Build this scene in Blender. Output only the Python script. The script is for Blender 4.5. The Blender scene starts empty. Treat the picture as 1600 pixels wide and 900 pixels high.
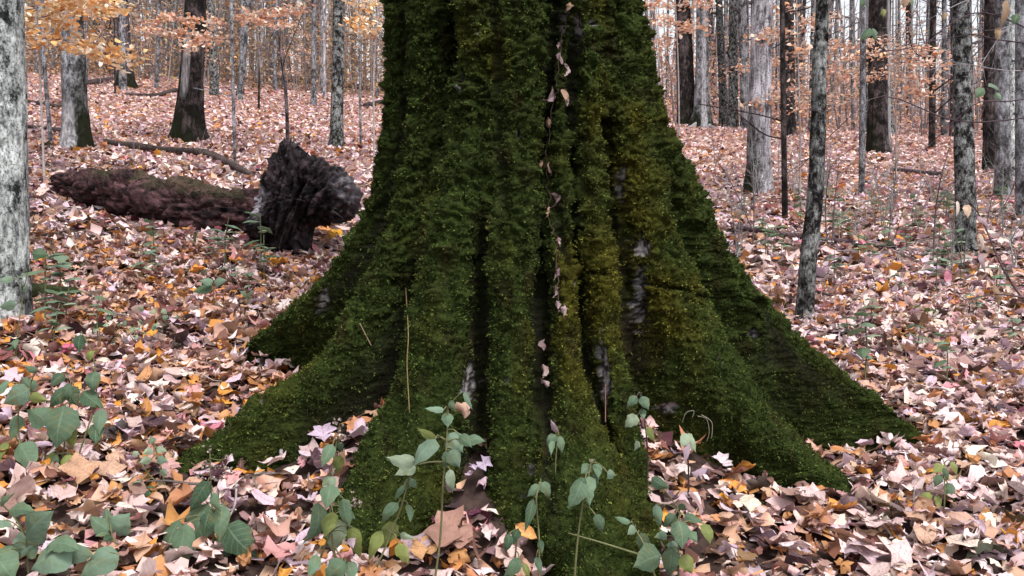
import bpy, math, random
import numpy as np
from mathutils import Vector, Matrix

RNG = np.random.default_rng(7)
random.seed(7)
PI = math.pi
scene = bpy.context.scene
COL = scene.collection

# ------------------------------------------------------------------ camera
CAM_Z = 1.36
FPX = 28.0 / 36.0 * 1600.0
cam_data = bpy.data.cameras.new("camera")
cam_data.lens = 28.0
cam_data.sensor_width = 36.0
cam_data.clip_start = 0.05
cam_data.clip_end = 600.0
cam = bpy.data.objects.new("camera", cam_data)
cam.location = (0, 0, CAM_Z)
cam.rotation_euler = (math.radians(90), 0, 0)
COL.objects.link(cam)
scene.camera = cam

# ------------------------------------------------------------------ sky, sun, exposure
SUN_EL, SUN_ROT = math.radians(58), math.radians(150)
world = bpy.data.worlds.new("World")
scene.world = world
world.use_nodes = True
wn = world.node_tree
wn.nodes.clear()
w_out = wn.nodes.new("ShaderNodeOutputWorld")
w_bg = wn.nodes.new("ShaderNodeBackground")
w_sky = wn.nodes.new("ShaderNodeTexSky")
w_sky.sky_type = 'NISHITA'
w_sky.sun_disc = False
w_sky.sun_elevation = SUN_EL
w_sky.sun_rotation = SUN_ROT
w_sky.dust_density = 3.0
w_hs = wn.nodes.new("ShaderNodeHueSaturation")
w_hs.inputs["Saturation"].default_value = 0.14
wn.links.new(w_sky.outputs[0], w_hs.inputs["Color"])
wn.links.new(w_hs.outputs[0], w_bg.inputs["Color"])
w_bg.inputs["Strength"].default_value = 0.14
wn.links.new(w_bg.outputs[0], w_out.inputs["Surface"])

sun_data = bpy.data.lights.new("sun", 'SUN')
sun_data.energy = 1.5
sun_data.angle = math.radians(14)
sun_data.color = (1.0, 0.97, 0.95)
sun = bpy.data.objects.new("sun", sun_data)
# direction towards the sun (nishita: rotation measured clockwise from +Y)
sd = Vector((math.sin(SUN_ROT) * math.cos(SUN_EL), math.cos(SUN_ROT) * math.cos(SUN_EL), math.sin(SUN_EL)))
sun.rotation_euler = sd.to_track_quat('Z', 'Y').to_euler()
sun.location = (0, 0, 30)
COL.objects.link(sun)

scene.view_settings.view_transform = 'Standard'
scene.view_settings.look = 'None'
scene.view_settings.exposure = 1.02
scene.view_settings.gamma = 1.0
scene.view_settings.use_curve_mapping = False
scene.cycles.max_bounces = 5
scene.cycles.diffuse_bounces = 3
scene.cycles.transparent_max_bounces = 4

# ------------------------------------------------------------------ numpy noise
def _hash(ix, iy, iz, seed):
    h = (ix.astype(np.uint32) * np.uint32(374761393) + iy.astype(np.uint32) * np.uint32(668265263)
         + iz.astype(np.uint32) * np.uint32(2147483647) + np.uint32(seed * 1013 + 7) * np.uint32(1274126177))
    h = (h ^ (h >> np.uint32(13))) * np.uint32(1274126177)
    h = (h ^ (h >> np.uint32(16))) * np.uint32(2246822519)
    h = h ^ (h >> np.uint32(15))
    return h.astype(np.float32) / np.float32(2147483647.5) - 1.0

def vnoise(p, seed=0):
    """gradient noise, about -1..1"""
    p = np.asarray(p, dtype=np.float64)
    i = np.floor(p).astype(np.int64)
    f0 = (p - i).astype(np.float32)
    f = f0 * f0 * f0 * (f0 * (f0 * 6 - 15) + 10)
    i = i & 0xFFFFFFF
    r = 0
    for dx in (0, 1):
        wx = f[:, 0] if dx else 1 - f[:, 0]
        for dy in (0, 1):
            wy = f[:, 1] if dy else 1 - f[:, 1]
            for dz in (0, 1):
                wz = f[:, 2] if dz else 1 - f[:, 2]
                a = _hash(i[:, 0] + dx, i[:, 1] + dy, i[:, 2] + dz, seed) * np.float32(math.pi)
                c = _hash(i[:, 0] + dx, i[:, 1] + dy, i[:, 2] + dz, seed + 501)
                q = np.sqrt(1 - c * c)
                g = np.cos(a) * q * (f0[:, 0] - dx) + np.sin(a) * q * (f0[:, 1] - dy) + c * (f0[:, 2] - dz)
                r = r + wx * wy * wz * g
    return r * 1.75

def fbm(p, seed=0, oct=3):
    p = np.asarray(p, dtype=np.float64)
    a, r = 1.0, 0.0
    for k in range(oct):
        r = r + a * vnoise(p * (2.03 ** k), seed + k * 11)
        a *= 0.5
    return r

def sstep(a, b, x):
    t = np.clip((x - a) / (b - a), 0, 1)
    return t * t * (3 - 2 * t)

# ------------------------------------------------------------------ terrain
AX = np.array([0.03, 3.12])                       # axis of the great tree

def gz(x, y):
    x = np.asarray(x, dtype=float); y = np.asarray(y, dtype=float)
    side = np.where(x < 0, -0.075 * x, -0.032 * x)
    yy = np.where(y > 62, 62 + (y - 62) * 0.25, y)
    far = np.clip(y, 0, 200)
    side = side * np.clip(1.0 - np.maximum(np.abs(x) - 45, 0) / 120, 0.2, 1)
    z = 0.255 * yy + side
    r = np.hypot(x - AX[0], y - AX[1])
    z = z + 0.17 * (1 - sstep(0.55, 0.98, r))
    sh = np.shape(z)
    p = np.stack([np.ravel(x * np.ones(sh)), np.ravel(y * np.ones(sh)), np.zeros(int(np.prod(sh)) if sh else 1)], 1)
    n = 0.035 * vnoise(p / 0.55, 3) + 0.06 * vnoise(p / 1.9, 4) * np.clip(p[:, 1] / 4, 0.3, 1) + 0.22 * vnoise(p / 8.0, 5) * np.clip((p[:, 1] - 6) / 12, 0, 1)
    return z + n.reshape(sh) if sh else float(z + n[0])

def ray(px, py):
    return (px - 800.0) / FPX, (450.0 - py) / FPX

def at(px, py, d):
    u, w = ray(px, py)
    return Vector((u * d, d, CAM_Z + w * d))

def on_ground(px, py):
    u, w = ray(px, py)
    d = np.concatenate([np.arange(1.5, 12, 0.01), np.arange(12, 90, 0.05)])
    below = CAM_Z + w * d < gz(u * d, d)
    near = d < 62
    k = int(np.argmax(below & near)) if (below & near).any() else int(np.argmin(np.abs(d - 61)))
    dd = float(d[k])
    return Vector((u * dd, dd, float(gz(u * dd, dd))))

# ------------------------------------------------------------------ mesh helpers
def make_mesh(name, V, F, col=None, uv=None, smooth=True):
    """V (n,3), F (m,k) int or list of such arrays; col per vertex (n,3); uv per vertex (n,2)"""
    V = np.asarray(V, dtype=np.float32)
    Fs = [np.asarray(f, dtype=np.int32) for f in (F if isinstance(F, list) else [F]) if len(f)]
    me = bpy.data.meshes.new(name)
    loops = np.concatenate([f.ravel() for f in Fs])
    tot = np.concatenate([np.full(len(f), f.shape[1], dtype=np.int32) for f in Fs])
    start = np.concatenate([[0], np.cumsum(tot)[:-1]]).astype(np.int32)
    me.vertices.add(len(V)); me.vertices.foreach_set("co", V.ravel())
    me.loops.add(len(loops)); me.loops.foreach_set("vertex_index", loops)
    me.polygons.add(len(tot)); me.polygons.foreach_set("loop_start", start); me.polygons.foreach_set("loop_total", tot)
    if smooth:
        me.polygons.foreach_set("use_smooth", np.ones(len(tot), dtype=bool))
    if col is not None:
        a = me.color_attributes.new("Col", 'FLOAT_COLOR', 'POINT')
        c = np.ones((len(V), 4), dtype=np.float32); c[:, :3] = col
        a.data.foreach_set("color", c.ravel())
    if uv is not None:
        l = me.uv_layers.new(name="UVMap")
        l.data.foreach_set("uv", np.asarray(uv, dtype=np.float32)[loops].ravel())
    me.update(calc_edges=True)
    return me

class MB:
    """collects pieces into one mesh"""
    def __init__(s): s.V, s.F3, s.F4, s.C, s.n = [], [], [], [], 0
    def add(s, V, F, col=(0.5, 0.5, 0.5)):
        V = np.asarray(V, dtype=np.float32); F = np.asarray(F, dtype=np.int32)
        s.V.append(V); (s.F3 if F.shape[1] == 3 else s.F4).append(F + s.n)
        c = np.asarray(col, dtype=np.float32)
        s.C.append(np.broadcast_to(c, (len(V), 3)) if c.ndim == 1 else c); s.n += len(V)
    def mesh(s, name, smooth=True):
        F = []
        if s.F3: F.append(np.concatenate(s.F3))
        if s.F4: F.append(np.concatenate(s.F4))
        return make_mesh(name, np.concatenate(s.V), F, np.concatenate(s.C), None, smooth)

def tube(pts, rad, sides=8, cap=True, noise=0.0, seed=0):
    pts = np.asarray([tuple(p) for p in pts], dtype=float); n = len(pts)
    rad = np.broadcast_to(np.asarray(rad, dtype=float), (n,))
    tang = np.gradient(pts, axis=0); tang /= np.linalg.norm(tang, axis=1)[:, None] + 1e-9
    up = np.array([0, 0, 1.0]) if abs(tang[0, 2]) < 0.9 else np.array([0, 1.0, 0])
    a = np.cross(tang[0], up); a /= np.linalg.norm(a)
    ang = np.arange(sides) * 2 * PI / sides
    V = []
    for i in range(n):
        a = a - tang[i] * a.dot(tang[i]); a /= np.linalg.norm(a) + 1e-9
        b = np.cross(tang[i], a)
        V.append(pts[i] + rad[i] * (np.cos(ang)[:, None] * a + np.sin(ang)[:, None] * b))
    V = np.concatenate(V)
    if noise:
        c = np.repeat(pts, sides, axis=0); o = V - c
        V = c + o * (1 + noise * fbm(V / max(rad.max(), 1e-3) * 1.3 + seed * 9.7, seed, 3))[:, None]
    i, j = np.meshgrid(np.arange(n - 1), np.arange(sides), indexing='ij')
    j2 = (j + 1) % sides
    F = np.stack([i * sides + j, i * sides + j2, (i + 1) * sides + j2, (i + 1) * sides + j], -1).reshape(-1, 4)
    if cap:
        k = len(V)
        V = np.concatenate([V, pts[:1], pts[-1:]])
        c0 = np.stack([np.full(sides, k), (np.arange(sides) + 1) % sides, np.arange(sides), np.full(sides, k)], 1)
        b0 = (n - 1) * sides
        c1 = np.stack([np.full(sides, k + 1), b0 + np.arange(sides), b0 + (np.arange(sides) + 1) % sides], 1)
        F = [F, c0[:, :3], c1]
    return V, F

def add_tube(mb, pts, rad, sides=6, col=(0.3, 0.25, 0.2), **kw):
    V, F = tube(pts, rad, sides, cap=False, **kw)
    mb.add(V, F, col)

def curve_pts(pts, n=12):
    """smooth polyline through the points (Catmull-Rom)"""
    P = np.asarray([tuple(p) for p in pts], dtype=float)
    if len(P) == 2:
        t = np.linspace(0, 1, n)[:, None]; return P[0] * (1 - t) + P[1] * t
    P = np.vstack([2 * P[0] - P[1], P, 2 * P[-1] - P[-2]])
    out = []
    m = len(P) - 3; per = max(2, n // m)
    for k in range(m):
        p0, p1, p2, p3 = P[k:k + 4]
        for t in np.linspace(0, 1, per, endpoint=False):
            out.append(0.5 * ((2 * p1) + (-p0 + p2) * t + (2 * p0 - 5 * p1 + 4 * p2 - p3) * t * t + (-p0 + 3 * p1 - 3 * p2 + p3) * t ** 3))
    out.append(P[-2])
    return np.array(out)

def link(name, data, mat=None, parent=None, kind=None):
    o = bpy.data.objects.new(name, data)
    COL.objects.link(o)
    if mat is not None and data is not None:
        if len(data.materials) == 0: data.materials.append(mat)
    if parent is not None: o.parent = parent
    if kind: o["kind"] = kind
    return o

def tag(o, label=None, cat=None, group=None):
    if label: o["label"] = label
    if cat: o["category"] = cat
    if group: o["group"] = group
    return o

def empty(name, loc, label, cat, group=None):
    o = bpy.data.objects.new(name, None)
    o.empty_display_size = 0.1
    o.location = loc
    COL.objects.link(o)
    return tag(o, label, cat, group)

def local(V, loc):
    return np.asarray(V, dtype=float) - np.asarray(tuple(loc), dtype=float)

# ------------------------------------------------------------------ materials
def new_mat(name):
    m = bpy.data.materials.new(name); m.use_nodes = True
    nt = m.node_tree
    b = nt.nodes["Principled BSDF"]
    return m, nt, b

def N(nt, t, **kw):
    n = nt.nodes.new(t)
    for k, v in kw.items(): setattr(n, k, v)
    return n

def noise_node(nt, scale, detail=4, rough=0.55, coord="Object", stretch=None):
    tc = N(nt, "ShaderNodeTexCoord")
    src = tc.outputs[coord]
    if stretch:
        mp = N(nt, "ShaderNodeMapping"); mp.inputs["Scale"].default_value = stretch
        nt.links.new(src, mp.inputs[0]); src = mp.outputs[0]
    n = N(nt, "ShaderNodeTexNoise")
    n.inputs["Scale"].default_value = scale; n.inputs["Detail"].default_value = detail; n.inputs["Roughness"].default_value = rough
    nt.links.new(src, n.inputs["Vector"])
    return n

def ramp(nt, src, stops):
    r = N(nt, "ShaderNodeValToRGB")
    e = r.color_ramp.elements
    while len(e) < len(stops): e.new(0.5)
    for k, (p, c) in enumerate(stops):
        e[k].position = p; e[k].color = (*c, 1) if len(c) == 3 else c
    nt.links.new(src, r.inputs[0])
    return r

def mixc(nt, a, b, fac, mode='MIX'):
    m = N(nt, "ShaderNodeMix", data_type='RGBA', blend_type=mode)
    for sock, v in ((m.inputs[0], fac), (m.inputs[6], a), (m.inputs[7], b)):
        if hasattr(v, "is_linked") or hasattr(v, "links"): nt.links.new(v, sock)
        else: sock.default_value = v if not isinstance(v, tuple) else (*v[:3], 1)
    return m.outputs[2]

def math_node(nt, op, a, b=None):
    m = N(nt, "ShaderNodeMath", operation=op)
    for sock, v in ((m.inputs[0], a), (m.inputs[1], b)):
        if v is None: continue
        if hasattr(v, "links"): nt.links.new(v, sock)
        else: sock.default_value = v
    return m.outputs[0]

def bump(nt, b, h, strength, dist):
    bp = N(nt, "ShaderNodeBump"); bp.inputs["Strength"].default_value = strength; bp.inputs["Distance"].default_value = dist
    nt.links.new(h, bp.inputs["Height"]); nt.links.new(bp.outputs[0], b.inputs["Normal"])

def leaf_material(name, rough, spec, trans, vein, veins=True, spot=(0.2, 0.1, 0.05), spot_amt=0.35, nscale=60):
    m, nt, b = new_mat(name)
    at_ = N(nt, "ShaderNodeAttribute", attribute_name="Col")
    c = at_.outputs["Color"]
    n = noise_node(nt, nscale, 3)
    f = ramp(nt, n.outputs["Fac"], [(0.52, (0, 0, 0)), (0.72, (1, 1, 1))])
    fac = math_node(nt, 'MULTIPLY', f.outputs[0], spot_amt)
    sp = mixc(nt, c, spot, 0.75)
    c = mixc(nt, c, sp, fac)
    if veins:
        uvn = N(nt, "ShaderNodeUVMap")
        sep = N(nt, "ShaderNodeSeparateXYZ"); nt.links.new(uvn.outputs[0], sep.inputs[0])
        av = math_node(nt, 'ABSOLUTE', sep.outputs[1])
        mid = math_node(nt, 'LESS_THAN', av, 0.035)
        k = math_node(nt, 'SUBTRACT', sep.outputs[0], math_node(nt, 'MULTIPLY', av, 0.42))
        s = math_node(nt, 'SINE', math_node(nt, 'MULTIPLY', k, 46.0))
        sv = math_node(nt, 'GREATER_THAN', s, 0.86)
        vv = math_node(nt, 'MAXIMUM', mid, math_node(nt, 'MULTIPLY', sv, 0.55))
        bright = mixc(nt, c, vein, 0.55)
        c = mixc(nt, c, bright, math_node(nt, 'MULTIPLY', vv, 0.7))
    nt.links.new(c, b.inputs["Base Color"])
    b.inputs["Roughness"].default_value = rough
    b.inputs["Specular IOR Level"].default_value = spec
    n2 = noise_node(nt, nscale * 2.2, 2)
    bump(nt, b, n2.outputs["Fac"], 0.5, 0.004)
    tr = N(nt, "ShaderNodeBsdfTranslucent"); nt.links.new(c, tr.inputs["Color"])
    mx = N(nt, "ShaderNodeMixShader"); mx.inputs[0].default_value = trans
    nt.links.new(b.outputs[0], mx.inputs[1]); nt.links.new(tr.outputs[0], mx.inputs[2])
    nt.links.new(mx.outputs[0], nt.nodes["Material Output"].inputs[0])
    return m

M = {}
M['litter'] = leaf_material("dry_leaf", 0.62, 0.3, 0.14, (0.26, 0.14, 0.10), True, (0.17, 0.075, 0.045), 0.75, 14)
M['litter_far'] = leaf_material("dry_leaf_far", 0.7, 0.2, 0.16, (0.3, 0.2, 0.15), False, (0.2, 0.09, 0.06), 0.3, 20)
M['green'] = leaf_material("green_leaf", 0.6, 0.22, 0.28, (0.20, 0.27, 0.18), True, (0.14, 0.13, 0.045), 0.8, 34)
M['autumn'] = leaf_material("autumn_leaf", 0.6, 0.25, 0.22, (0.5, 0.3, 0.1), False, (0.3, 0.1, 0.03), 0.3, 15)

def attr_mat(name, rough=0.9, spec=0.1, nscale=30, amt=0.35, bscale=60, bstr=0.6, bdist=0.01, stretch=None):
    m, nt, b = new_mat(name)
    at_ = N(nt, "ShaderNodeAttribute", attribute_name="Col")
    n = noise_node(nt, nscale, 4, stretch=stretch)
    f = ramp(nt, n.outputs["Fac"], [(0.3, (1 - amt,) * 3), (0.7, (1 + amt,) * 3)])
    c = mixc(nt, at_.outputs["Color"], f.outputs[0], 1.0, 'MULTIPLY')
    nt.links.new(c, b.inputs["Base Color"])
    b.inputs["Roughness"].default_value = rough
    b.inputs["Specular IOR Level"].default_value = spec
    n2 = noise_node(nt, bscale, 5, stretch=stretch)
    bump(nt, b, n2.outputs["Fac"], bstr, bdist)
    return m

M['trunk'] = attr_mat("mossy_bark", 0.95, 0.05, 110, 0.5, 220, 0.9, 0.006)
M['moss'] = attr_mat("moss", 0.9, 0.08, 160, 0.3, 200, 0.2, 0.002)
M['wood'] = attr_mat("dead_wood", 0.85, 0.15, 22, 0.6, 45, 1.0, 0.03, (1, 1, 1))
M['stem'] = attr_mat("plant_stem", 0.7, 0.2, 60, 0.2, 80, 0.2, 0.002)
M['twig'] = attr_mat("bare_twig", 0.85, 0.15, 30, 0.35, 60, 0.3, 0.004)
M['fluff'] = attr_mat("seed_fluff", 0.95, 0.05, 200, 0.25, 300, 0.6, 0.002)

def bark_mat(name, base, light, dark, scale=9, patch=0.5, stretch=(1, 1, 0.35), bstr=0.8, moss=None):
    m, nt, b = new_mat(name)
    n1 = noise_node(nt, scale, 10, 0.74, stretch=(1, 1, 0.75))
    r1 = ramp(nt, n1.outputs["Fac"], [(patch - 0.06, dark), (patch - 0.005, base), (patch + 0.06, light)])
    n2 = noise_node(nt, scale * 5, 8, 0.75, stretch=stretch)
    r2 = ramp(nt, n2.outputs["Fac"], [(0.40, (0.30,) * 3), (0.58, (1.15,) * 3)])
    c = mixc(nt, r1.outputs[0], r2.outputs[0], 1.0, 'MULTIPLY')
    n3 = noise_node(nt, scale * 0.35, 3, 0.5)
    r3 = ramp(nt, n3.outputs["Fac"], [(0.40, (0.55,) * 3), (0.6, (1.1,) * 3)])
    c = mixc(nt, c, r3.outputs[0], 0.8, 'MULTIPLY')
    n4 = noise_node(nt, scale * 9, 3, 0.6)
    r4 = ramp(nt, n4.outputs["Fac"], [(0.38, (0.25,) * 3), (0.46, (1.0,) * 3), (0.66, (1.0,) * 3), (0.72, (1.5,) * 3)])
    c = mixc(nt, c, r4.outputs[0], 0.8, 'MULTIPLY')
    at_ = N(nt, "ShaderNodeAttribute", attribute_name="Col")
    sep = N(nt, "ShaderNodeSeparateColor"); nt.links.new(at_.outputs["Color"], sep.inputs[0])
    # red channel of Col = amount of moss grown on the bark
    mf = math_node(nt, 'MULTIPLY', sep.outputs[0], 1.5)
    mf = math_node(nt, 'ADD', math_node(nt, 'SUBTRACT', mf, math_node(nt, 'MULTIPLY', n1.outputs["Fac"], 1.7)), 0.38)
    mr = ramp(nt, mf, [(0.10, (0, 0, 0)), (0.75, (1, 1, 1))])
    c = mixc(nt, c, mixc(nt, (0.012, 0.014, 0.006), r2.outputs[0], 0.9, 'MULTIPLY'), mr.outputs[0])
    # green channel = a pale lichen streak; on one trunk a painted lit side
    pf = math_node(nt, 'SUBTRACT', math_node(nt, 'MULTIPLY', sep.outputs[1], 1.5), n1.outputs["Fac"])
    pr = ramp(nt, pf, [(0.10, (0, 0, 0)), (0.75, (1, 1, 1))])
    c = mixc(nt, c, mixc(nt, (0.36, 0.345, 0.36), r2.outputs[0], 1.0, 'MULTIPLY'), math_node(nt, 'MULTIPLY', pr.outputs[0], .8))
    nt.links.new(c, b.inputs["Base Color"])
    b.inputs["Roughness"].default_value = 0.9
    b.inputs["Specular IOR Level"].default_value = 0.12
    bump(nt, b, n2.outputs["Fac"], bstr, 0.03)
    return m

M['lichen'] = bark_mat("lichen_bark", (0.46, 0.49, 0.49), (0.74, 0.78, 0.78), (0.035, 0.04, 0.04), 9, 0.465)
M['grey'] = bark_mat("grey_bark", (0.19, 0.185, 0.20), (0.34, 0.34, 0.37), (0.06, 0.055, 0.06), 5, 0.48)
M['pale'] = bark_mat("pale_furrowed_bark", (0.33, 0.31, 0.34), (0.55, 0.52, 0.57), (0.09, 0.075, 0.085), 5, 0.45, (1, 1, 0.12), 1.0)
M['dark'] = bark_mat("dark_bark", (0.038, 0.030, 0.030), (0.11, 0.085, 0.085), (0.014, 0.011, 0.011), 5, 0.5, (1, 1, 0.15), 1.0)
M['brown'] = bark_mat("brown_grey_bark", (0.095, 0.07, 0.078), (0.20, 0.155, 0.17), (0.03, 0.024, 0.026), 4, 0.48, (1, 1, 0.15), 1.0)
M['mottled'] = bark_mat("mottled_bark", (0.13, 0.127, 0.125), (0.36, 0.37, 0.37), (0.014, 0.013, 0.013), 16, 0.495)

def ground_mat():
    m, nt, b = new_mat("leaf_strewn_soil")
    tc = N(nt, "ShaderNodeTexCoord")
    vo = N(nt, "ShaderNodeTexVoronoi"); vo.inputs["Scale"].default_value = 11.0
    nt.links.new(tc.outputs["Object"], vo.inputs["Vector"])
    sp = N(nt, "ShaderNodeSeparateColor"); nt.links.new(vo.outputs["Color"], sp.inputs[0])
    leaf = ramp(nt, sp.outputs[0], [(0.0, (0.10, 0.05, 0.04)), (0.3, (0.28, 0.15, 0.10)), (0.6, (0.40, 0.25, 0.20)), (1.0, (0.52, 0.36, 0.32))])
    soil = noise_node(nt, 25, 5)
    sr = ramp(nt, soil.outputs["Fac"], [(0.3, (0.018, 0.012, 0.011)), (0.7, (0.07, 0.045, 0.038))])
    sy = N(nt, "ShaderNodeSeparateXYZ"); nt.links.new(tc.outputs["Object"], sy.inputs[0])
    mr = N(nt, "ShaderNodeMapRange"); mr.inputs[1].default_value = 5.0; mr.inputs[2].default_value = 16.0
    nt.links.new(sy.outputs[1], mr.inputs[0])
    c = mixc(nt, sr.outputs[0], leaf.outputs[0], mr.outputs[0])
    nt.links.new(c, b.inputs["Base Color"])
    b.inputs["Roughness"].default_value = 0.95
    b.inputs["Specular IOR Level"].default_value = 0.1
    bump(nt, b, vo.outputs["Distance"], 0.8, 0.04)
    return m
M['ground'] = ground_mat()

# ------------------------------------------------------------------ ground sheet
gx = np.concatenate([-np.geomspace(130, 4, 50), np.linspace(-3.9, 3.9, 150), np.geomspace(4, 130, 50)])
gy = np.concatenate([np.linspace(-8, 1.4, 30), np.linspace(1.5, 6.5, 110), np.geomspace(6.6, 190, 130)])
GX, GY = np.meshgrid(gx, gy)
GZ = gz(GX, GY)
nx, ny = len(gx), len(gy)
ii, jj = np.meshgrid(np.arange(ny - 1), np.arange(nx - 1), indexing='ij')
gF = np.stack([ii * nx + jj, ii * nx + jj + 1, (ii + 1) * nx + jj + 1, (ii + 1) * nx + jj], -1).reshape(-1, 4)
ground = link("ground", make_mesh("ground", np.stack([GX, GY, GZ], -1).reshape(-1, 3), gF), M['ground'], None, 'structure')
tag(ground, "sloping forest floor of soil under fallen autumn leaves")

# ------------------------------------------------------------------ the great mossy tree: shape
def hit_cyl(px, py, r):
    u, w = ray(px, py)
    A = u * u + 1; B = -2 * (u * AX[0] + AX[1]); Cc = AX[0] ** 2 + AX[1] ** 2 - r * r
    disc = B * B - 4 * A * Cc
    t = (-B - math.sqrt(disc)) / (2 * A) if disc > 0 else -B / (2 * A)
    x, y = u * t - AX[0], t - AX[1]
    return math.atan2(x, -y), CAM_Z + w * t, r

def ridge_px(pts, az_tip=None, ease=1.0):
    """pts: crest pixels from the top of the frame down to the tip, with half widths; the crest turns from its
    azimuth on the trunk to the azimuth of the point where the root meets the ground"""
    a0 = hit_cyl(pts[0][0], pts[0][1], .50)[0]
    g = on_ground(pts[-1][0], pts[-1][1])
    a1 = math.atan2(g.x - AX[0], -(g.y - AX[1])) if az_tip is None else math.radians(az_tip)
    out = []
    L = [0.0]
    for p, q in zip(pts[:-1], pts[1:]): L.append(L[-1] + math.hypot(q[0] - p[0], q[1] - p[1]))
    for (px, py, h), l in zip(pts, L):
        t = (l / L[-1]) ** ease
        az = a0 + (a1 - a0) * t
        u, w = ray(px, py)
        # the point of the viewing ray that lies in the upright plane of azimuth az
        tt = (AX[0] + math.tan(az) * AX[1]) / (u + math.tan(az))
        x, y = u * tt - AX[0], tt - AX[1]
        out.append((az, CAM_Z + w * tt, math.hypot(x, y), h))
    return out

D = math.radians
def tip(az, r, up, h):
    """point of a root at azimuth az and reach r, standing up above the ground there"""
    a = D(az)
    return a, float(gz(AX[0] + r * math.sin(a), AX[1] - r * math.cos(a))) + up, r, h
RIDGES = [
    # upper left root, running back and left
    [(D(-80), 7, .40, .14), (D(-84), 2.5, .52, .15), (D(-88), 2.0, .54, .15), (D(-92), 1.75, .59, .15), (D(-97), 1.6, .66, .15),
     (D(-102), 1.475, .76, .15), (D(-106), 1.33, .92, .14), (D(-111), 1.2, 1.16, .13), (D(-116), 1.06, 1.45, .12), (D(-118), .9, 1.65, .10)],
    # lower left root
    ridge_px([(655, -10, .11), (650, 150, .11), (630, 280, .12), (595, 380, .13), (552, 470, .13), (500, 545, .125), (430, 606, .125), (350, 656, .12)], -66.5, .5) + [tip(-66.5, 1.10, .14, .115), tip(-66, 1.21, .06, .11), tip(-65.5, 1.30, -.03, .10)],
    # broad front left ridge
    ridge_px([(735, -10, .14), (728, 200, .14), (705, 330, .145), (676, 480, .15), (640, 620, .165), (586, 745, .20), (522, 850, .21), (462, 965, .20)], -34),
    # middle ridges
        [(D(-2.8), 2.5, .50, .12), (D(-2.8), 1.88, .53, .11), (D(-2.5), 1.46, .60, .10), (D(-2.5), 1.07, .68, .10), (D(-2.6), .84, .73, .10), (D(-2.7), .72, .77, .10)],
    [(D(15.6), 1.95, .48, .05), (D(14.1), 1.76, .53, .05), (D(13.2), 1.46, .58, .06), (D(13.1), 1.18, .66, .08), (D(12.7), .96, .77, .10), (D(13), .80, .92, .14), (D(13), .66, 1.06, .16), (D(13), .54, 1.19, .16)],
    [(D(28.7), 2.35, .51, .09), (D(26.5), 1.89, .54, .08), (D(27), 1.57, .58, .07), (D(27.3), 1.30, .63, .07), (D(27.3), 1.12, .67, .08), (D(27.3), .96, .71, .08), (D(27), .82, .76, .08)],
    # low root between the front and the right buttress
    ridge_px([(985, 500, .05), (1000, 550, .06), (1040, 612, .07), (1090, 662, .07), (1150, 706, .07), (1200, 738, .07)]),
    # great right buttress
    ridge_px([(985, -10, .15), (992, 100, .16), (1012, 200, .17), (1048, 320, .18), (1086, 420, .19), (1134, 520, .19), (1192, 616, .18), (1264, 690, .16), (1335, 750, .135), (1375, 795, .12)], 76, .7),
    # far right root
    [(D(70), 7, .40, .14), (D(72), 2.5, .465, .13), (D(76), 2.2, .515, .13), (D(80), 1.97, .575, .13), (D(84), 1.75, .685, .13), (D(88), 1.5, .83, .12), (D(90), 1.35, .94, .12),
     (D(92), 1.2, 1.08, .11), (D(92), 1.03, 1.27, .10), (D(92), .92, 1.45, .08), (D(92), .82, 1.58, .07)],
    # back of the tree
    [(D(130), 7, .42, .15), (D(130), 2.0, .55, .15), (D(130), 1.6, .75, .15), (D(130), 1.2, 1.2, .14)],
    [(D(180), 7, .42, .15), (D(180), 2.2, .55, .16), (D(180), 1.7, .8, .16), (D(180), 1.3, 1.2, .15)],
    [(D(-150), 7, .42, .15), (D(-150), 2.2, .55, .15), (D(-150), 1.7, .75, .15), (D(-150), 1.3, 1.2, .14)],
]
RIDGE_TAB = []
for rd in RIDGES:
    a = np.array(sorted(rd, key=lambda k: k[1]))
    lo = a[0].copy(); lo[1] -= 0.35; lo[2] += 0.22
    hi = a[-1].copy(); hi[1] = 7.5; hi[2] = min(hi[2], 0.42)
    RIDGE_TAB.append(np.vstack([lo, a, hi]) if a[-1, 1] < 7 else np.vstack([lo, a]))

GROOVES = []
def trunk_R(th, z, which=False):
    th = np.asarray(th, dtype=float); z = np.asarray(z, dtype=float)
    core = np.interp(z, [0.2, 0.8, 1.4, 2.5, 7.5], [0.48, 0.48, 0.46, 0.43, 0.34])
    K = 110.0
    acc = np.exp(K * (core - 0.5)); best = core.copy(); idx = np.full(core.shape, -1)
    for k, T in enumerate(RIDGE_TAB):
        tk = np.interp(z, T[:, 1], T[:, 0]); r = np.interp(z, T[:, 1], T[:, 2]); h = np.interp(z, T[:, 1], T[:, 3])
        p = r - h
        dl = th - tk
        c, s = np.cos(dl), np.abs(np.sin(dl)) + 1e-6
        ts = h / s
        cap = p * c + np.sqrt(np.maximum(h * h - p * p * s * s, 0))
        t = np.where(ts * c <= p, ts, cap)
        t = np.where(c > 0, t, 0)
        t = np.where((z > T[-1, 1]), 0, t)
        acc = acc + np.exp(K * (np.minimum(t, 3) - 0.5))
        idx = np.where(t > best, k, idx); best = np.maximum(best, t)
    R = np.log(acc) / K + 0.5
    for gth, gzz, gd, gw in GROOVES:  # cracks between the ridges
        a = np.interp(z, gzz, gth); dep = np.interp(z, gzz, gd)
        q = (th - a) * R / gw
        R = R - dep * np.exp(-np.minimum(q * q, 40)) 
    return (R, idx) if which else R

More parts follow.
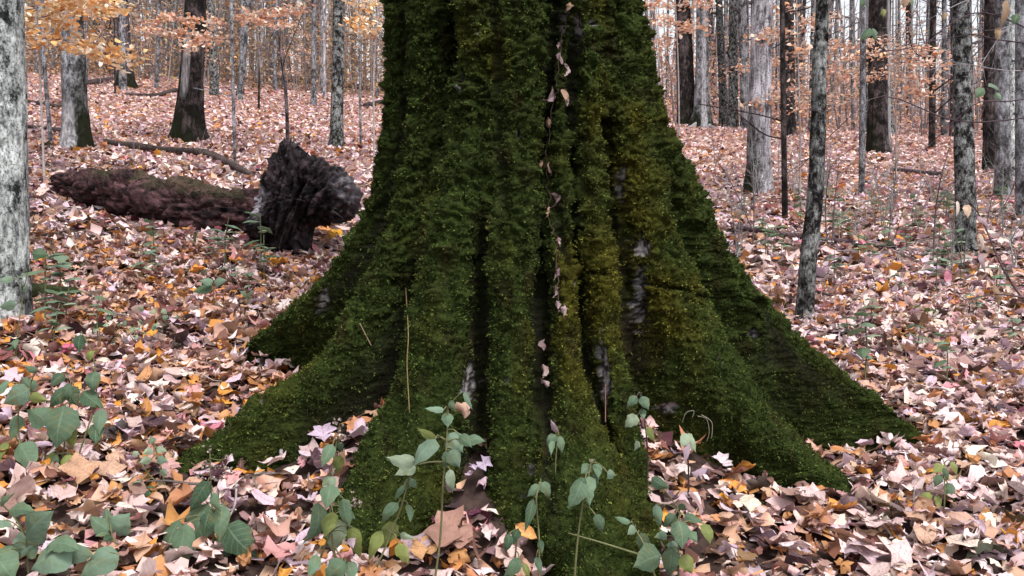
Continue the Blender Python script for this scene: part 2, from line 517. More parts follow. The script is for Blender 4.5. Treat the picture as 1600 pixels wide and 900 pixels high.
def trunk_hit(px, py, lift=0.0):
    u, w = ray(px, py)
    d = np.arange(1.6, 4.5, 0.003)
    x, y, z = u * d - AX[0], d - AX[1], CAM_Z + w * d
    ins = np.hypot(x, y) < trunk_R(np.arctan2(x, -y), z) + lift
    k = int(np.argmax(ins))
    return Vector((u * d[k], d[k], z[k]))

def groove(pts, depth, width):
    hs = [trunk_hit(px, py) for px, py in pts]
    z = np.array([h.z for h in hs]); t = np.array([math.atan2(h.x - AX[0], -(h.y - AX[1])) for h in hs])
    o = np.argsort(z); z, t = z[o], t[o]
    n = len(z); dep = np.full(n, depth); dep[0] *= .6
    return (np.concatenate([[z[0] - .25], z, [z[-1] + .15 if pts[0][1] > 60 else 7.0]]), np.concatenate([[t[0]], t, [t[-1]]]), np.concatenate([[0], dep, [0 if pts[0][1] > 60 else depth]]), width)
GROOVES = [(t, z, d, w) for z, t, d, w in [
    groove([(690, 0), (690, 150), (660, 320), (618, 470), (575, 590), (540, 650)], .13, .042),
    groove([(748, 400), (742, 520), (742, 640), (735, 740)], .085, .026),
    groove([(770, 20), (776, 180), (782, 330)], .03, .022),
    groove([(876, 0), (864, 150), (853, 260), (850, 400), (850, 560), (852, 700)], .09, .024),
    groove([(900, 100), (904, 250), (915, 420), (926, 560), (946, 650)], .08, .02),
    groove([(962, 230), (974, 350), (988, 450), (1008, 560)], .085, .024),
    groove([(1000, 20), (1014, 120), (1030, 240)], .02, .02),
    groove([(1105, 290), (1160, 400), (1200, 470), (1240, 560), (1265, 615)], .045, .024),
    groove([(630, 10), (622, 150), (596, 290), (552, 400), (500, 480)], .05, .03)]]

def inside_trunk(x, y, z, margin=0.0):
    dx, dy = x - AX[0], y - AX[1]
    return np.hypot(dx, dy) < trunk_R(np.arctan2(dx, -dy), z) + margin

# columns: dense where the camera looks, coarse behind
tq = np.linspace(D(-128), D(112), 4000)
dens = np.full(4000, .35)
for zq in (.75, .85, .95, 1.1, 1.3, 1.7):
    rq = trunk_R(tq, np.full(4000, zq)); dens = np.maximum(dens, np.minimum(np.hypot(rq, np.gradient(rq, tq)), 12))
dens = np.convolve(np.pad(dens, 20, mode='edge'), np.ones(41) / 41, 'valid')
cd = np.concatenate([[0], np.cumsum((dens[1:] + dens[:-1]) / 2)])
th = np.concatenate([np.interp(np.linspace(0, cd[-1], 1180), cd, tq), np.linspace(D(112), D(232), 60)[1:-1]])
NT, NZ = len(th), 540
zd = np.concatenate([np.linspace(0.42, 2.75, NZ), np.linspace(2.85, 7.2, 14)])
TH, ZD = np.meshgrid(th, zd, indexing='ij')
RD = trunk_R(TH, ZD)
V = np.stack([AX[0] + RD * np.sin(TH), AX[1] - RD * np.cos(TH), ZD], -1)
NR = NZ + 14
RB = np.hypot(V[..., 0] - AX[0], V[..., 1] - AX[1])
def grid_normals(V):
    du = np.roll(V, -1, 0) - np.roll(V, 1, 0); dv = np.gradient(V, axis=1)
    n = np.cross(du, dv); n /= np.linalg.norm(n, axis=-1, keepdims=True) + 1e-9
    return n
def blur2(a, k):
    for _ in range(k):
        a = (np.roll(a, 1, 0) + a + np.roll(a, -1, 0)) / 3
        p = np.pad(a, ((0, 0), (1, 1)) + ((0, 0),) * (a.ndim - 2), mode='edge')
        a = (p[:, :-2] + p[:, 1:-1] + p[:, 2:]) / 3
    return a
NB = grid_normals(blur2(V, 6)); NB /= np.linalg.norm(NB, axis=-1, keepdims=True)
P = V.reshape(-1, 3); Nn = NB.reshape(-1, 3)
# valley measure: how far the smoothed shape stands outside the real one
cav = ((blur2(V, 60) - V) * NB).sum(-1).ravel()
warp = np.stack([vnoise(P * 9, 21), vnoise(P * 9, 22), vnoise(P * 9, 23)], 1) * 0.02
Q = P + warp
rough = 0.55 + 0.65 * sstep(0.9, 1.9, P[:, 2])
cush = rough * (0.036 * np.abs(vnoise(Q * [13, 13, 14.5], 31)) + 0.024 * np.abs(vnoise(Q * [29, 29, 34], 32))) + 0.015 * np.abs(vnoise(Q * [60, 60, 64], 33)) + 0.006 * np.abs(vnoise(Q * 150, 34))
big = 0.022 * vnoise(P * [5, 5, 3], 41) + 0.016 * vnoise(P * [15, 15, 4], 42)
# where the moss is missing: bark shows
PXX = 800 + P[:, 0] / P[:, 1] * FPX; PYY = 450 - (P[:, 2] - CAM_Z) / P[:, 1] * FPX
bare = sstep(0.62, 0.80, fbm(P * [16, 16, 7], 51, 3) * 0.5 + 0.16 + 6 * np.clip(cav - 0.006, 0, 0.05))
def spot(px, py, rx, rz):
    c = trunk_hit(px, py)
    q = (P - np.array(c)) / np.array([rx, 0.25, rz])
    g = np.exp(-(q ** 2).sum(1))
    return sstep(0.30, 0.42, g + 0.45 * (vnoise(P * [60, 60, 38], 61) + .5 * vnoise(P * [130, 130, 90], 62)) * (g > .05))
for a in ((900, 48, .022, .05), (936, 28, .016, .025), (1000, 384, .035, .035), (995, 460, .02, .09), (968, 285, .012, .05), (718, 125, .008, .04), (500, 470, .02, .05),
          (880, 20, .015, .05), (940, 580, .02, .09), (740, 600, .02, .07), (1180, 520, .02, .02), (1040, 640, .03, .02)):
    bare = np.maximum(bare, spot(*a))
bare = np.clip(bare, 0, 1)
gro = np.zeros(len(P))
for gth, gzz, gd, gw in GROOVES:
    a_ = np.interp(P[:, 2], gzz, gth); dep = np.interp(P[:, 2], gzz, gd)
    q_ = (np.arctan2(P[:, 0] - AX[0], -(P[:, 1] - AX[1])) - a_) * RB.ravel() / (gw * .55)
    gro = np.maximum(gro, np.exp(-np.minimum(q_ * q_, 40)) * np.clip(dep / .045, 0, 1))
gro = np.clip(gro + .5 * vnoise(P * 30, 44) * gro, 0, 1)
P2 = P + Nn * (big + cush * (1 - bare) * (1 - .6 * gro) - 0.004 * bare - 0.030 - 0.012 * sstep(0.004, 0.03, cav))[:, None]
V2 = P2.reshape(NT, NR, 3)
# moss colour: deep green low and left, yellow brown on the right middle
yel = sstep(0.05, 0.75, 0.45 * vnoise(P * [3.2, 3.2, 2.2], 71) + 0.25 * vnoise(P * 9, 72) + 0.65 * np.exp(-((P[:, 0] - 0.42) / 0.30) ** 2) * np.exp(-((P[:, 2] - 1.5) / 0.65) ** 2))
g0 = np.array([0.042, 0.060, 0.014]); g1 = np.array([0.090, 0.082, 0.012]); g2 = np.array([0.042, 0.031, 0.012])
mossc = g0 * (1 - yel[:, None]) + g1 * yel[:, None]
br = sstep(0.25, 0.8, vnoise(P * [11, 11, 9], 73))[:, None] * 0.6
mossc = mossc * (1 - br) + g2 * br
mossc = mossc * (1 + 0.35 * vnoise(P * 24, 74))[:, None]
bk = sstep(-.25, .35, vnoise(P * [70, 70, 24], 81) + .5 * vnoise(P * [150, 150, 80], 82))[:, None]
barkc = np.array([0.03, 0.023, 0.023]) * (1 - bk) + np.array([0.30, 0.27, 0.28]) * bk
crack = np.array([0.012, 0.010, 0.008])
basec = mossc * 0.50  # surface under the fronds, painted darker so gaps between tufts look shaded
basec = basec * (1 - .8 * gro[:, None]) + crack * .8 * gro[:, None]  # dark bark in the grooves, with their deep shade painted in
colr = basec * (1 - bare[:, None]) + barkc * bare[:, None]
i_, j_ = np.meshgrid(np.arange(NT), np.arange(NR - 1), indexing='ij')
i2 = (i_ + 1) % NT
TF = np.stack([i_ * NR + j_, i2 * NR + j_, i2 * NR + j_ + 1, i_ * NR + j_ + 1], -1).reshape(-1, 4)
TF = TF[(P[TF[:, 2], 2] > gz(P[TF[:, 2], 0], P[TF[:, 2], 1]) - 0.10)]
# faces of each root: beyond the foot of the trunk
fth = np.arctan2(P[TF[:, 0], 0] - AX[0], -(P[TF[:, 0], 1] - AX[1])); fz = P[TF[:, 0], 2]; fr = RB.ravel()[TF[:, 0]]
_, who = trunk_R(fth, fz, True)
root_ids = {0: (0.98, "upper left root running back into the leaves"), 1: (0.98, "long lower left root reaching to the left"), 2: (0.95, "broad front root left of the middle"),
            4: (0.86, "front root right of the middle"), 6: (0.86, "low root beside the right buttress"), 7: (1.02, "great right root ending in the leaves"), 8: (1.10, "far right root behind the great one"),
            9: (0.9, None), 10: (0.9, None), 11: (0.9, None)}
big_tree = empty("mossy_tree", (AX[0], AX[1], float(gz(AX[0], AX[1]))), "huge old tree trunk covered in thick green moss with spreading buttress roots", "tree")
org = np.array(big_tree.location)
def sub_mesh(name, mask, Vv, F, C):
    f = F[mask]
    used, inv = np.unique(f, return_inverse=True)
    return make_mesh(name, Vv[used] - org, inv.reshape(f.shape), C[used])
mask_left = np.ones(len(TF), bool)
for k, (r0, lb) in root_ids.items():
    mk = (who == k) & (fr > r0) & mask_left
    if mk.sum() < 20: continue
    mask_left &= ~mk
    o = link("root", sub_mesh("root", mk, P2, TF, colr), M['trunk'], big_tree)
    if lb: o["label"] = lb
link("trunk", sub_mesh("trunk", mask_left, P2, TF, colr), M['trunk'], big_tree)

# moss fronds standing on the cushions
nrm2 = grid_normals(V2).reshape(-1, 3)
vis = (P2[:, 2] < 2.75) & (P[:, 1] < AX[1] + 0.55)
area_w = np.zeros((NT, NR)); dA = np.linalg.norm(np.cross(np.roll(V, -1, 0) - V, np.gradient(V, axis=1)), axis=-1)
wgt = dA.ravel() * vis * (1 - bare) ** 2 * (1 - .85 * gro) * (P2[:, 2] > gz(P2[:, 0], P2[:, 1]) - 0.02)
wgt[np.isnan(wgt)] = 0
NM = 450000
NTF = NM // 6                                  # tufts of six fronds, each tuft of one shade
tuft = RNG.choice(len(P2), NTF, p=wgt / wgt.sum())
pick = np.repeat(tuft, 6)
ti, tj = np.repeat(tuft // NR, 6), np.repeat(tuft % NR, 6)
fu, fv = np.repeat(RNG.random(NTF), 6)[:, None], np.repeat(RNG.random(NTF), 6)[:, None]
ti2, tj2 = (ti + 1) % NT, np.minimum(tj + 1, NR - 1)
base = (V2[ti, tj] * (1 - fu) * (1 - fv) + V2[ti2, tj] * fu * (1 - fv) + V2[ti, tj2] * (1 - fu) * fv + V2[ti2, tj2] * fu * fv) + RNG.normal(0, 0.0035, (NM, 3))
dirv = nrm2[pick] * 0.55 + Nn[pick] * 0.35 + RNG.normal(0, 0.5, (NM, 3))
dirv /= np.linalg.norm(dirv, axis=1)[:, None]
ln = RNG.uniform(0.003, 0.010, NM)[:, None]
sidev = np.cross(dirv, RNG.normal(0, 1, (NM, 3))); sidev /= np.linalg.norm(sidev, axis=1)[:, None]
wd = RNG.uniform(0.0014, 0.0030, NM)[:, None]
MV = np.empty((NM, 3, 3)); MV[:, 0] = base + sidev * wd; MV[:, 1] = base - sidev * wd; MV[:, 2] = base + dirv * ln
tint = (np.repeat(0.25 + 2.4 * RNG.random(NTF) ** 2.1, 6) * RNG.uniform(.75, 1.25, NM))[:, None]
mc = mossc[pick] * tint
mc = np.where(np.repeat(RNG.random(NTF), 6)[:, None] < 0.05, mc * 0.4 + np.array([0.07, 0.065, 0.02]), mc)
MC = np.repeat(mc[:, None, :], 3, 1)
moss_o = link("moss", make_mesh("moss", MV.reshape(-1, 3) - org, np.arange(NM * 3).reshape(-1, 3), MC.reshape(-1, 3), None, False), M['moss'], big_tree, 'stuff')

# ------------------------------------------------------------------ leaf templates
HALF = {
    'maple': [(0, 0), (-.05, .12), (-.10, .31), (.08, .33), (.20, .42), (.40, .60), (.45, .40), (.44, .21), (.60, .25), (.74, .23), (.80, .10), (1, 0)],
    'oak': [(0, 0), (.10, .05), (.20, .17), (.29, .07), (.38, .25), (.48, .09), (.58, .31), (.68, .11), (.79, .22), (.88, .12), (1, 0)],
    'ovate': [(0, 0), (.07, .15), (.22, .27), (.42, .30), (.62, .25), (.80, .14), (1, 0)],
    'narrow': [(0, 0), (.1, .08), (.3, .16), (.55, .18), (.8, .10), (1, 0)],
    'tulip': [(0, 0), (.02, .2), (.1, .40), (.32, .42), (.42, .30), (.62, .30), (.95, .34), (.86, .0)],
}
def leaf_template(kind, rng, curl=1.0, mid=False, low=False):
    h = np.array(HALF[kind], dtype=float)
    if low:
        h = {'maple': np.array([(0, 0), (-.05, .3), (.4, .55), (.5, .25), (.75, .2), (1, 0)]), 'oak': np.array([(0, 0), (.35, .2), (.7, .24), (1, 0)])}.get(kind, np.array([(0, 0), (.25, .26), (.6, .24), (1, 0)]))
    h = h + rng.normal(0, 0.028, h.shape) * (h[:, 1:] > 0)
    n = len(h)
    mx = np.linspace(0, h[-1, 0], n)
    V, uv, F = [], [], []
    rows = [(0.0,)] if not mid else [(0.0,), (0.5,)]
    for k in range(n): V.append((mx[k], 0)); uv.append((mx[k], 0))
    for s in (1, -1):
        prev = np.arange(n)
        levels = (0.5, 1.0) if mid else (1.0,)
        for lv in levels:
            st = len(V)
            for k in range(n):
                V.append((mx[k] * (1 - lv) + h[k, 0] * lv, s * h[k, 1] * lv)); uv.append((V[-1][0], s * h[k, 1] * lv / 0.5))
            cur = np.arange(st, st + n)
            for k in range(n - 1):
                q = [prev[k], prev[k + 1], cur[k + 1], cur[k]]
                if s < 0: q = q[::-1]
                F.append((q[0], q[1], q[2])); F.append((q[0], q[2], q[3]))
            prev = cur
    V = np.array(V); x, y = V[:, 0] - 0.5, V[:, 1].copy()
    ky, kx = rng.normal(0, 2.6) * curl, rng.normal(0, 1.5) * curl
    ky = ky if abs(ky) > 0.3 else 0.3
    kx = kx if abs(kx) > 0.2 else 0.2
    fold = rng.normal(0, 0.35) * curl
    z = (1 - np.cos(ky * y)) / ky + fold * np.abs(y)
    y2 = np.sin(ky * y) / ky
    z = z + curl * 0.10 * np.sin(x * rng.uniform(4, 9) + y * rng.uniform(3, 9) + rng.uniform(0, 6)) * (0.3 + np.abs(y) * 1.6)
    z = z + rng.normal(0, 0.025, len(z)) * curl
    # bend along the length
    x2 = np.sin(kx * x) / kx - z * np.sin(kx * x)
    z2 = (1 - np.cos(kx * x)) / kx + z * np.cos(kx * x)
    return np.stack([x2, y2, z2], 1), np.array(F), np.array(uv)

PALETTE = [((.64, .45, .43), 26), ((.78, .62, .62), 25), ((.55, .33, .23), 16), ((.48, .22, .09), 8), ((.20, .095, .07), 9), ((.56, .42, .49), 18),
           ((.66, .28, .05), 3.5), ((.82, .66, .58), 13), ((.07, .04, .038), 7), ((.55, .28, .27), 7), ((.30, .18, .16), 7), ((.60, .22, .28), 2)]
PC = np.array([c for c, _ in PALETTE]); PW = np.array([w for _, w in PALETTE], dtype=float); PW /= PW.sum()

def rot_mats(n, tilt, rng):
    yaw = rng.uniform(0, 2 * PI, n); ax = rng.uniform(0, 2 * PI, n); t = np.abs(rng.normal(0, tilt, n))
    flip = rng.random(n) < 0.5
    t = np.where(flip, PI - t, t)
    c, s = np.cos(yaw), np.sin(yaw); Z = np.zeros((n, 3, 3)); Z[:, 0, 0] = c; Z[:, 0, 1] = -s; Z[:, 1, 0] = s; Z[:, 1, 1] = c; Z[:, 2, 2] = 1
    k = np.stack([np.cos(ax), np.sin(ax), np.zeros(n)], 1)
    Kx = np.zeros((n, 3, 3)); Kx[:, 0, 1] = -k[:, 2]; Kx[:, 0, 2] = k[:, 1]; Kx[:, 1, 0] = k[:, 2]; Kx[:, 1, 2] = -k[:, 0]; Kx[:, 2, 0] = -k[:, 1]; Kx[:, 2, 1] = k[:, 0]
    I = np.eye(3)[None]
    R = I + np.sin(t)[:, None, None] * Kx + (1 - np.cos(t))[:, None, None] * (Kx @ Kx)
    return R @ Z

def scatter_mesh(templates, pos, scale, rots, colors):
    """one big mesh out of leaf templates"""
    n = len(pos); pick = RNG.integers(0, len(templates), n)
    Vs, Fs, Cs, Us = [], [], [], []; off = 0
    for k, (tv, tf, tu) in enumerate(templates):
        ix = np.where(pick == k)[0]
        if not len(ix): continue
        v = np.einsum('nij,vj->nvi', rots[ix], tv) * scale[ix][:, None, None] + pos[ix][:, None, :]
        m = len(tv)
        Fs.append((tf[None] + (np.arange(len(ix)) * m)[:, None, None]).reshape(-1, 3) + off)
        Vs.append(v.reshape(-1, 3)); Cs.append(np.repeat(colors[ix], m, axis=0)); Us.append(np.tile(tu, (len(ix), 1)))
        off += len(ix) * m
    return np.concatenate(Vs), np.concatenate(Fs), np.concatenate(Cs), np.concatenate(Us)

KP = ['maple'] * 9 + ['oak'] * 4 + ['ovate'] * 5 + ['tulip'] * 3 + ['narrow'] * 1
def templates(n, rng, curl, low=False):
    return [leaf_template(KP[rng.integers(len(KP))], rng, curl, (not low) and rng.random() < .45, low) for _ in range(n)]
trng = np.random.default_rng(11)
T_near = templates(60, trng, 1.15)
T_mid = templates(26, trng, 0.9, True)
T_far = []
for k in range(12):
    w = trng.uniform(.5, .9); z = trng.normal(0, .16, 4)
    T_far.append((np.array([(-.5, 0, z[0]), (0, -w / 2, z[1]), (.5, 0, z[2]), (0, w / 2, z[3])]), np.array([(0, 1, 2), (0, 2, 3)]), np.zeros((4, 2))))

PWN = np.array([18, 12, 24, 17, 13, 8, 6, 9, 9, 7, 10, 1.0]); PWN = PWN / PWN.sum()
def leaf_colors(n, rng, w=None):
    c = PC[rng.choice(len(PC), n, p=PW if w is None else w)] * rng.uniform(0.78, 1.18, (n, 1)) + rng.normal(0, 0.012, (n, 3))
    return np.clip(c, 0.02, 0.85)

def strip_points(d0, d1, dens, rng, extra=1.0):
    """random ground points in the wedge the camera sees, with a margin"""
    n = int(dens * 0.70 * (d1 ** 2 - d0 ** 2) + dens * 2 * extra * (d1 - d0))
    d = np.sqrt(rng.uniform(d0 ** 2, d1 ** 2, n)); x = rng.uniform(-1, 1, n) * (0.70 * d + extra)
    return x, d

def bare_soil(x, y):
    """1 where the dark soil shows in the hollow beside the left root"""
    c = on_ground(435, 715); c2 = on_ground(60, 815); c3 = on_ground(500, 672)
    return np.maximum(np.exp(-(((x - c.x) / 0.15) ** 2 + ((y - c.y) / 0.16) ** 2)), np.maximum(.95 * np.exp(-(((x - c3.x) / .15) ** 2 + ((y - c3.y) / .15) ** 2)), 0.5 * np.exp(-(((x - c2.x) / 0.18) ** 2 + ((y - c2.y) / 0.08) ** 2))))

for dens, T_, z0, z1, s0, s1, tl in ((560, 'mid', .006, .035, .055, .11, .32), (500, 'near', .022, .066, .045, .104, .44)):
    lx, ly = strip_points(1.85, 5.8, dens, RNG)
    keep = ~inside_trunk(lx, ly, gz(lx, ly) + 0.03, 0.005) & (RNG.random(len(lx)) > bare_soil(lx, ly) * 0.94)
    lx, ly = lx[keep], ly[keep]; n = len(lx)
    pos = np.stack([lx, ly, gz(lx, ly) + RNG.uniform(z0, z1, n)], 1)
    pinkish = RNG.random(n) < sstep(-.3, 1.5, lx / ly * 2 + (ly - 3) * .35)
    cols_ = np.where(pinkish[:, None], leaf_colors(n, RNG), leaf_colors(n, RNG, PWN))
    v, f, c, u = scatter_mesh(T_near if T_ == 'near' else T_mid, pos, RNG.uniform(s0, s1, n), rot_mats(n, tl, RNG), cols_)
    link("leaf_litter", make_mesh("leaf_litter", v, f, c, u), M['litter'] if T_ == 'near' else M['litter_far'], ground, 'stuff')
lx, ly = strip_points(5.8, 15, 260, RNG)
n = len(lx); pos = np.stack([lx, ly, gz(lx, ly) + RNG.uniform(0.004, 0.06, n)], 1)
v, f, c, u = scatter_mesh(T_mid, pos, RNG.uniform(0.065, 0.14, n), rot_mats(n, 0.50, RNG), leaf_colors(n, RNG))
o = link("leaf_litter", make_mesh("leaf_litter", v, f, c, u), M['litter_far'], ground, 'stuff')
lx, ly = strip_points(15, 34, 105, RNG, 3)
n = len(lx); pos = np.stack([lx, ly, gz(lx, ly) + RNG.uniform(0.01, 0.08, n)], 1)
v, f, c, u = scatter_mesh(T_far, pos, RNG.uniform(0.09, 0.16, n), rot_mats(n, 0.5, RNG), leaf_colors(n, RNG))
link("leaf_litter", make_mesh("leaf_litter", v, f, c, u), M['litter_far'], ground, 'stuff')
lx, ly = strip_points(34, 75, 22, RNG, 4)
n = len(lx); pos = np.stack([lx, ly, gz(lx, ly) + RNG.uniform(0.01, 0.10, n)], 1)
v, f, c, u = scatter_mesh(T_far, pos, RNG.uniform(0.14, 0.26, n), rot_mats(n, 0.5, RNG), leaf_colors(n, RNG))
link("leaf_litter", make_mesh("leaf_litter", v, f, c, u), M['litter_far'], ground, 'stuff')

mb = MB(); twr = np.random.default_rng(71)
for k in range(260):
    d = math.sqrt(twr.uniform(4.6, 100)); x = twr.uniform(-1, 1) * .68 * d
    z = float(gz(x, d))
    if inside_trunk(np.array([x]), np.array([d]), np.array([z]), .04)[0]: continue
    a = twr.uniform(0, 6.28); L = twr.uniform(.08, .38); kx = twr.normal(0, .04)
    pts = []
    for t in (-.5, -.15, .2, .5):
        qx, qy = x + math.cos(a) * L * t + math.sin(a) * kx * (t * t), d + math.sin(a) * L * t
        pts.append((qx, qy, float(gz(qx, qy)) + .045 + twr.uniform(0, .03)))
    g = twr.uniform(.05, .34)
    add_tube(mb, curve_pts(pts, 8), np.linspace(.0045, .0015, len(curve_pts(pts, 8))) * twr.uniform(.6, 1.5), 5, (g, g * .84, g * .8))
link("twigs", mb.mesh("twigs"), M['twig'], ground, 'stuff')

# single fallen leaves lying on top, the ones that show largest
single = []
for k in range(60):
    tv, tf, tu = leaf_template(KP[trng.integers(len(KP))], trng, 0.75)
    cc = leaf_colors(1, trng, PWN)
    single.append(make_mesh("fallen_leaf", tv, tf, np.repeat(cc, len(tv), 0), tu))
cnt = 0
while cnt < 300:
    d = math.sqrt(random.uniform(2.2 ** 2, 4.0 ** 2)); x = random.uniform(-1, 1) * 0.66 * d
    z = gz(x, d)
    if inside_trunk(np.array([x]), np.array([d]), np.array([z + 0.05]), 0.02)[0] or bare_soil(np.array([x]), np.array([d]))[0] > 0.4: continue
    o = link("fallen_leaf", single[cnt % 60], M['litter'], ground)
    o.location = (x, d, z + random.uniform(0.045, 0.075))
    o.rotation_euler = (random.gauss(0, 0.3), random.gauss(0, 0.3), random.uniform(0, 6.28))
    s = random.uniform(0.075, 0.125); o.scale = (s, s, s)
    cnt += 1

# remarkable fallen leaves, things of their own: (name, px, py, size px, kind, colour, label, pitch towards camera)
SPECIAL = [
    ("maple_leaf", 1155, 797, 62, 'maple', (.78, .60, .48), "large pale cream maple leaf lying flat in front of the right root", 0.35),
    ("maple_leaf", 715, 852, 105, 'maple', (.33, .18, .14), "largest brown maple leaf, curled, at the foot of the front left root", 0.7),
    ("maple_leaf", 655, 862, 80, 'maple', (.50, .36, .38), "pinkish grey maple leaf leaning left of the largest brown leaf", 0.6),
    ("fallen_leaf", 822, 858, 46, 'ovate', (.72, .36, .12), "bright orange yellow leaf standing below the middle of the trunk", 0.9),
    ("fallen_leaf", 866, 874, 36, 'narrow', (.72, .32, .06), "small narrow orange leaf right of the bright orange yellow leaf", 0.4),
    ("maple_leaf", 668, 880, 48, 'maple', (.62, .34, .16), "light orange maple leaf in front of the largest brown leaf", 0.5),
    ("oak_leaf", 750, 750, 50, 'oak', (.44, .36, .48), "mauve lobed leaf lying against the foot of the middle ridge", 0.5),
    ("maple_leaf", 508, 704, 42, 'maple', (.46, .36, .46), "mauve maple leaf in the hollow beside the lower left root", 0.6),
    ("maple_leaf", 108, 556, 30, 'maple', (.70, .14, .28), "bright pink red leaf among pale leaves at the far left", 0.5),
    ("maple_leaf", 360, 766, 36, 'maple', (.58, .28, .28), "pink red maple leaf in front of the lower left root", 0.7),
    ("maple_leaf", 270, 757, 42, 'maple', (.46, .26, .25), "dusty red maple leaf at the tip of the lower left root", 0.6),
    ("fallen_leaf", 128, 748, 80, 'tulip', (.46, .27, .17), "big curled tan leaf beside the drooping plant at the left", 0.8),
    ("fallen_leaf", 178, 738, 70, 'maple', (.48, .30, .21), "big crumpled tan maple leaf right of the curled tan one", 0.8),
    ("fallen_leaf", 229, 656, 40, 'ovate', (.44, .19, .05), "rusty orange oval leaf standing in the litter above the lower left root", 1.0),
    ("fallen_leaf", 230, 601, 50, 'ovate', (.48, .23, .10), "broad rusty leaf lying left of the upper left root", 0.5),
    ("fallen_leaf", 240, 536, 36, 'ovate', (.60, .27, .03), "folded orange leaf under the pale mauve leaf on the left", 0.5),
    ("fallen_leaf", 306, 428, 24, 'ovate', (.66, .30, .02), "small orange leaf on the litter below the fallen log", 0.6),
    ("fallen_leaf", 522, 372, 32, 'maple', (.66, .32, .02), "yellow orange leaf tucked between root plate and mossy trunk", 0.8),
    ("oak_leaf", 446, 487, 42, 'oak', (.72, .62, .60), "white deeply lobed oak leaf leaning on the upper left root", 0.9),
    ("fallen_leaf", 1358, 434, 28, 'ovate', (.66, .28, .02), "orange leaf lying flat right of the dark sapling", 0.3),
    ("fallen_leaf", 1400, 421, 22, 'ovate', (.62, .24, .02), "small orange leaf further right of the dark sapling", 0.6),
    ("maple_leaf", 1075, 712, 50, 'maple', (.50, .23, .13), "rust red maple leaf in the pocket between front and right roots", 0.6),
    ("maple_leaf", 1060, 748, 40, 'tulip', (.66, .55, .54), "white grey leaf in the pocket between front and right roots", 0.4),
    ("maple_leaf", 728, 667, 34, 'maple', (.50, .32, .24), "tan maple leaf caught on the moss behind the tall green seedling", 1.2),
    ("fallen_leaf", 1130, 742, 34, 'maple', (.66, .56, .60), "pale lilac leaf beside the low root on the right", 0.5),
    ("fallen_leaf", 1440, 845, 60, 'ovate', (.52, .33, .24), "broad tan leaf in the lower right litter", 0.4),
    ("fallen_leaf", 1345, 878, 60, 'tulip', (.46, .34, .38), "greyish purple leaf near the bottom edge right of the trunk", 0.4),
]
srng = np.random.default_rng(5)
for nm, px, py, sz, kind, colr_, lb, pitch in SPECIAL:
    p = on_ground(px, py + sz * 0.25)
    th_ = trunk_hit(px, py)
    if px > 700 and px < 760 and py < 700: p = th_ + Vector((0, -0.03, 0))
    d = p.y
    tv, tf, tu = leaf_template(kind, srng, 0.6 if sz > 60 else 0.9, True)
    noise_c = np.array(colr_) * (1 + 0.12 * srng.normal(0, 1, (len(tv), 1)))
    o = link(nm, make_mesh(nm, tv, tf, np.clip(noise_c, 0.02, 0.85), tu), M['litter'])
    s = sz * d / FPX * (.74 if sz > 60 else .92)
    o.location = (p.x, p.y - 0.02, p.z + 0.055 + s * 0.25 * math.sin(min(pitch, 1.2)))
    o.rotation_euler = (pitch, srng.normal(0, 0.25), srng.uniform(-0.6, 0.6))
    o.scale = (s, s, s)
    # turn the leaf blade within its own plane first
    o.rotation_mode = 'QUATERNION'
    o.rotation_quaternion = Matrix.Rotation(pitch, 4, 'X').to_quaternion() @ Matrix.Rotation(srng.uniform(0, 6.28), 4, 'Z').to_quaternion()
    tag(o, lb, "fallen leaf")

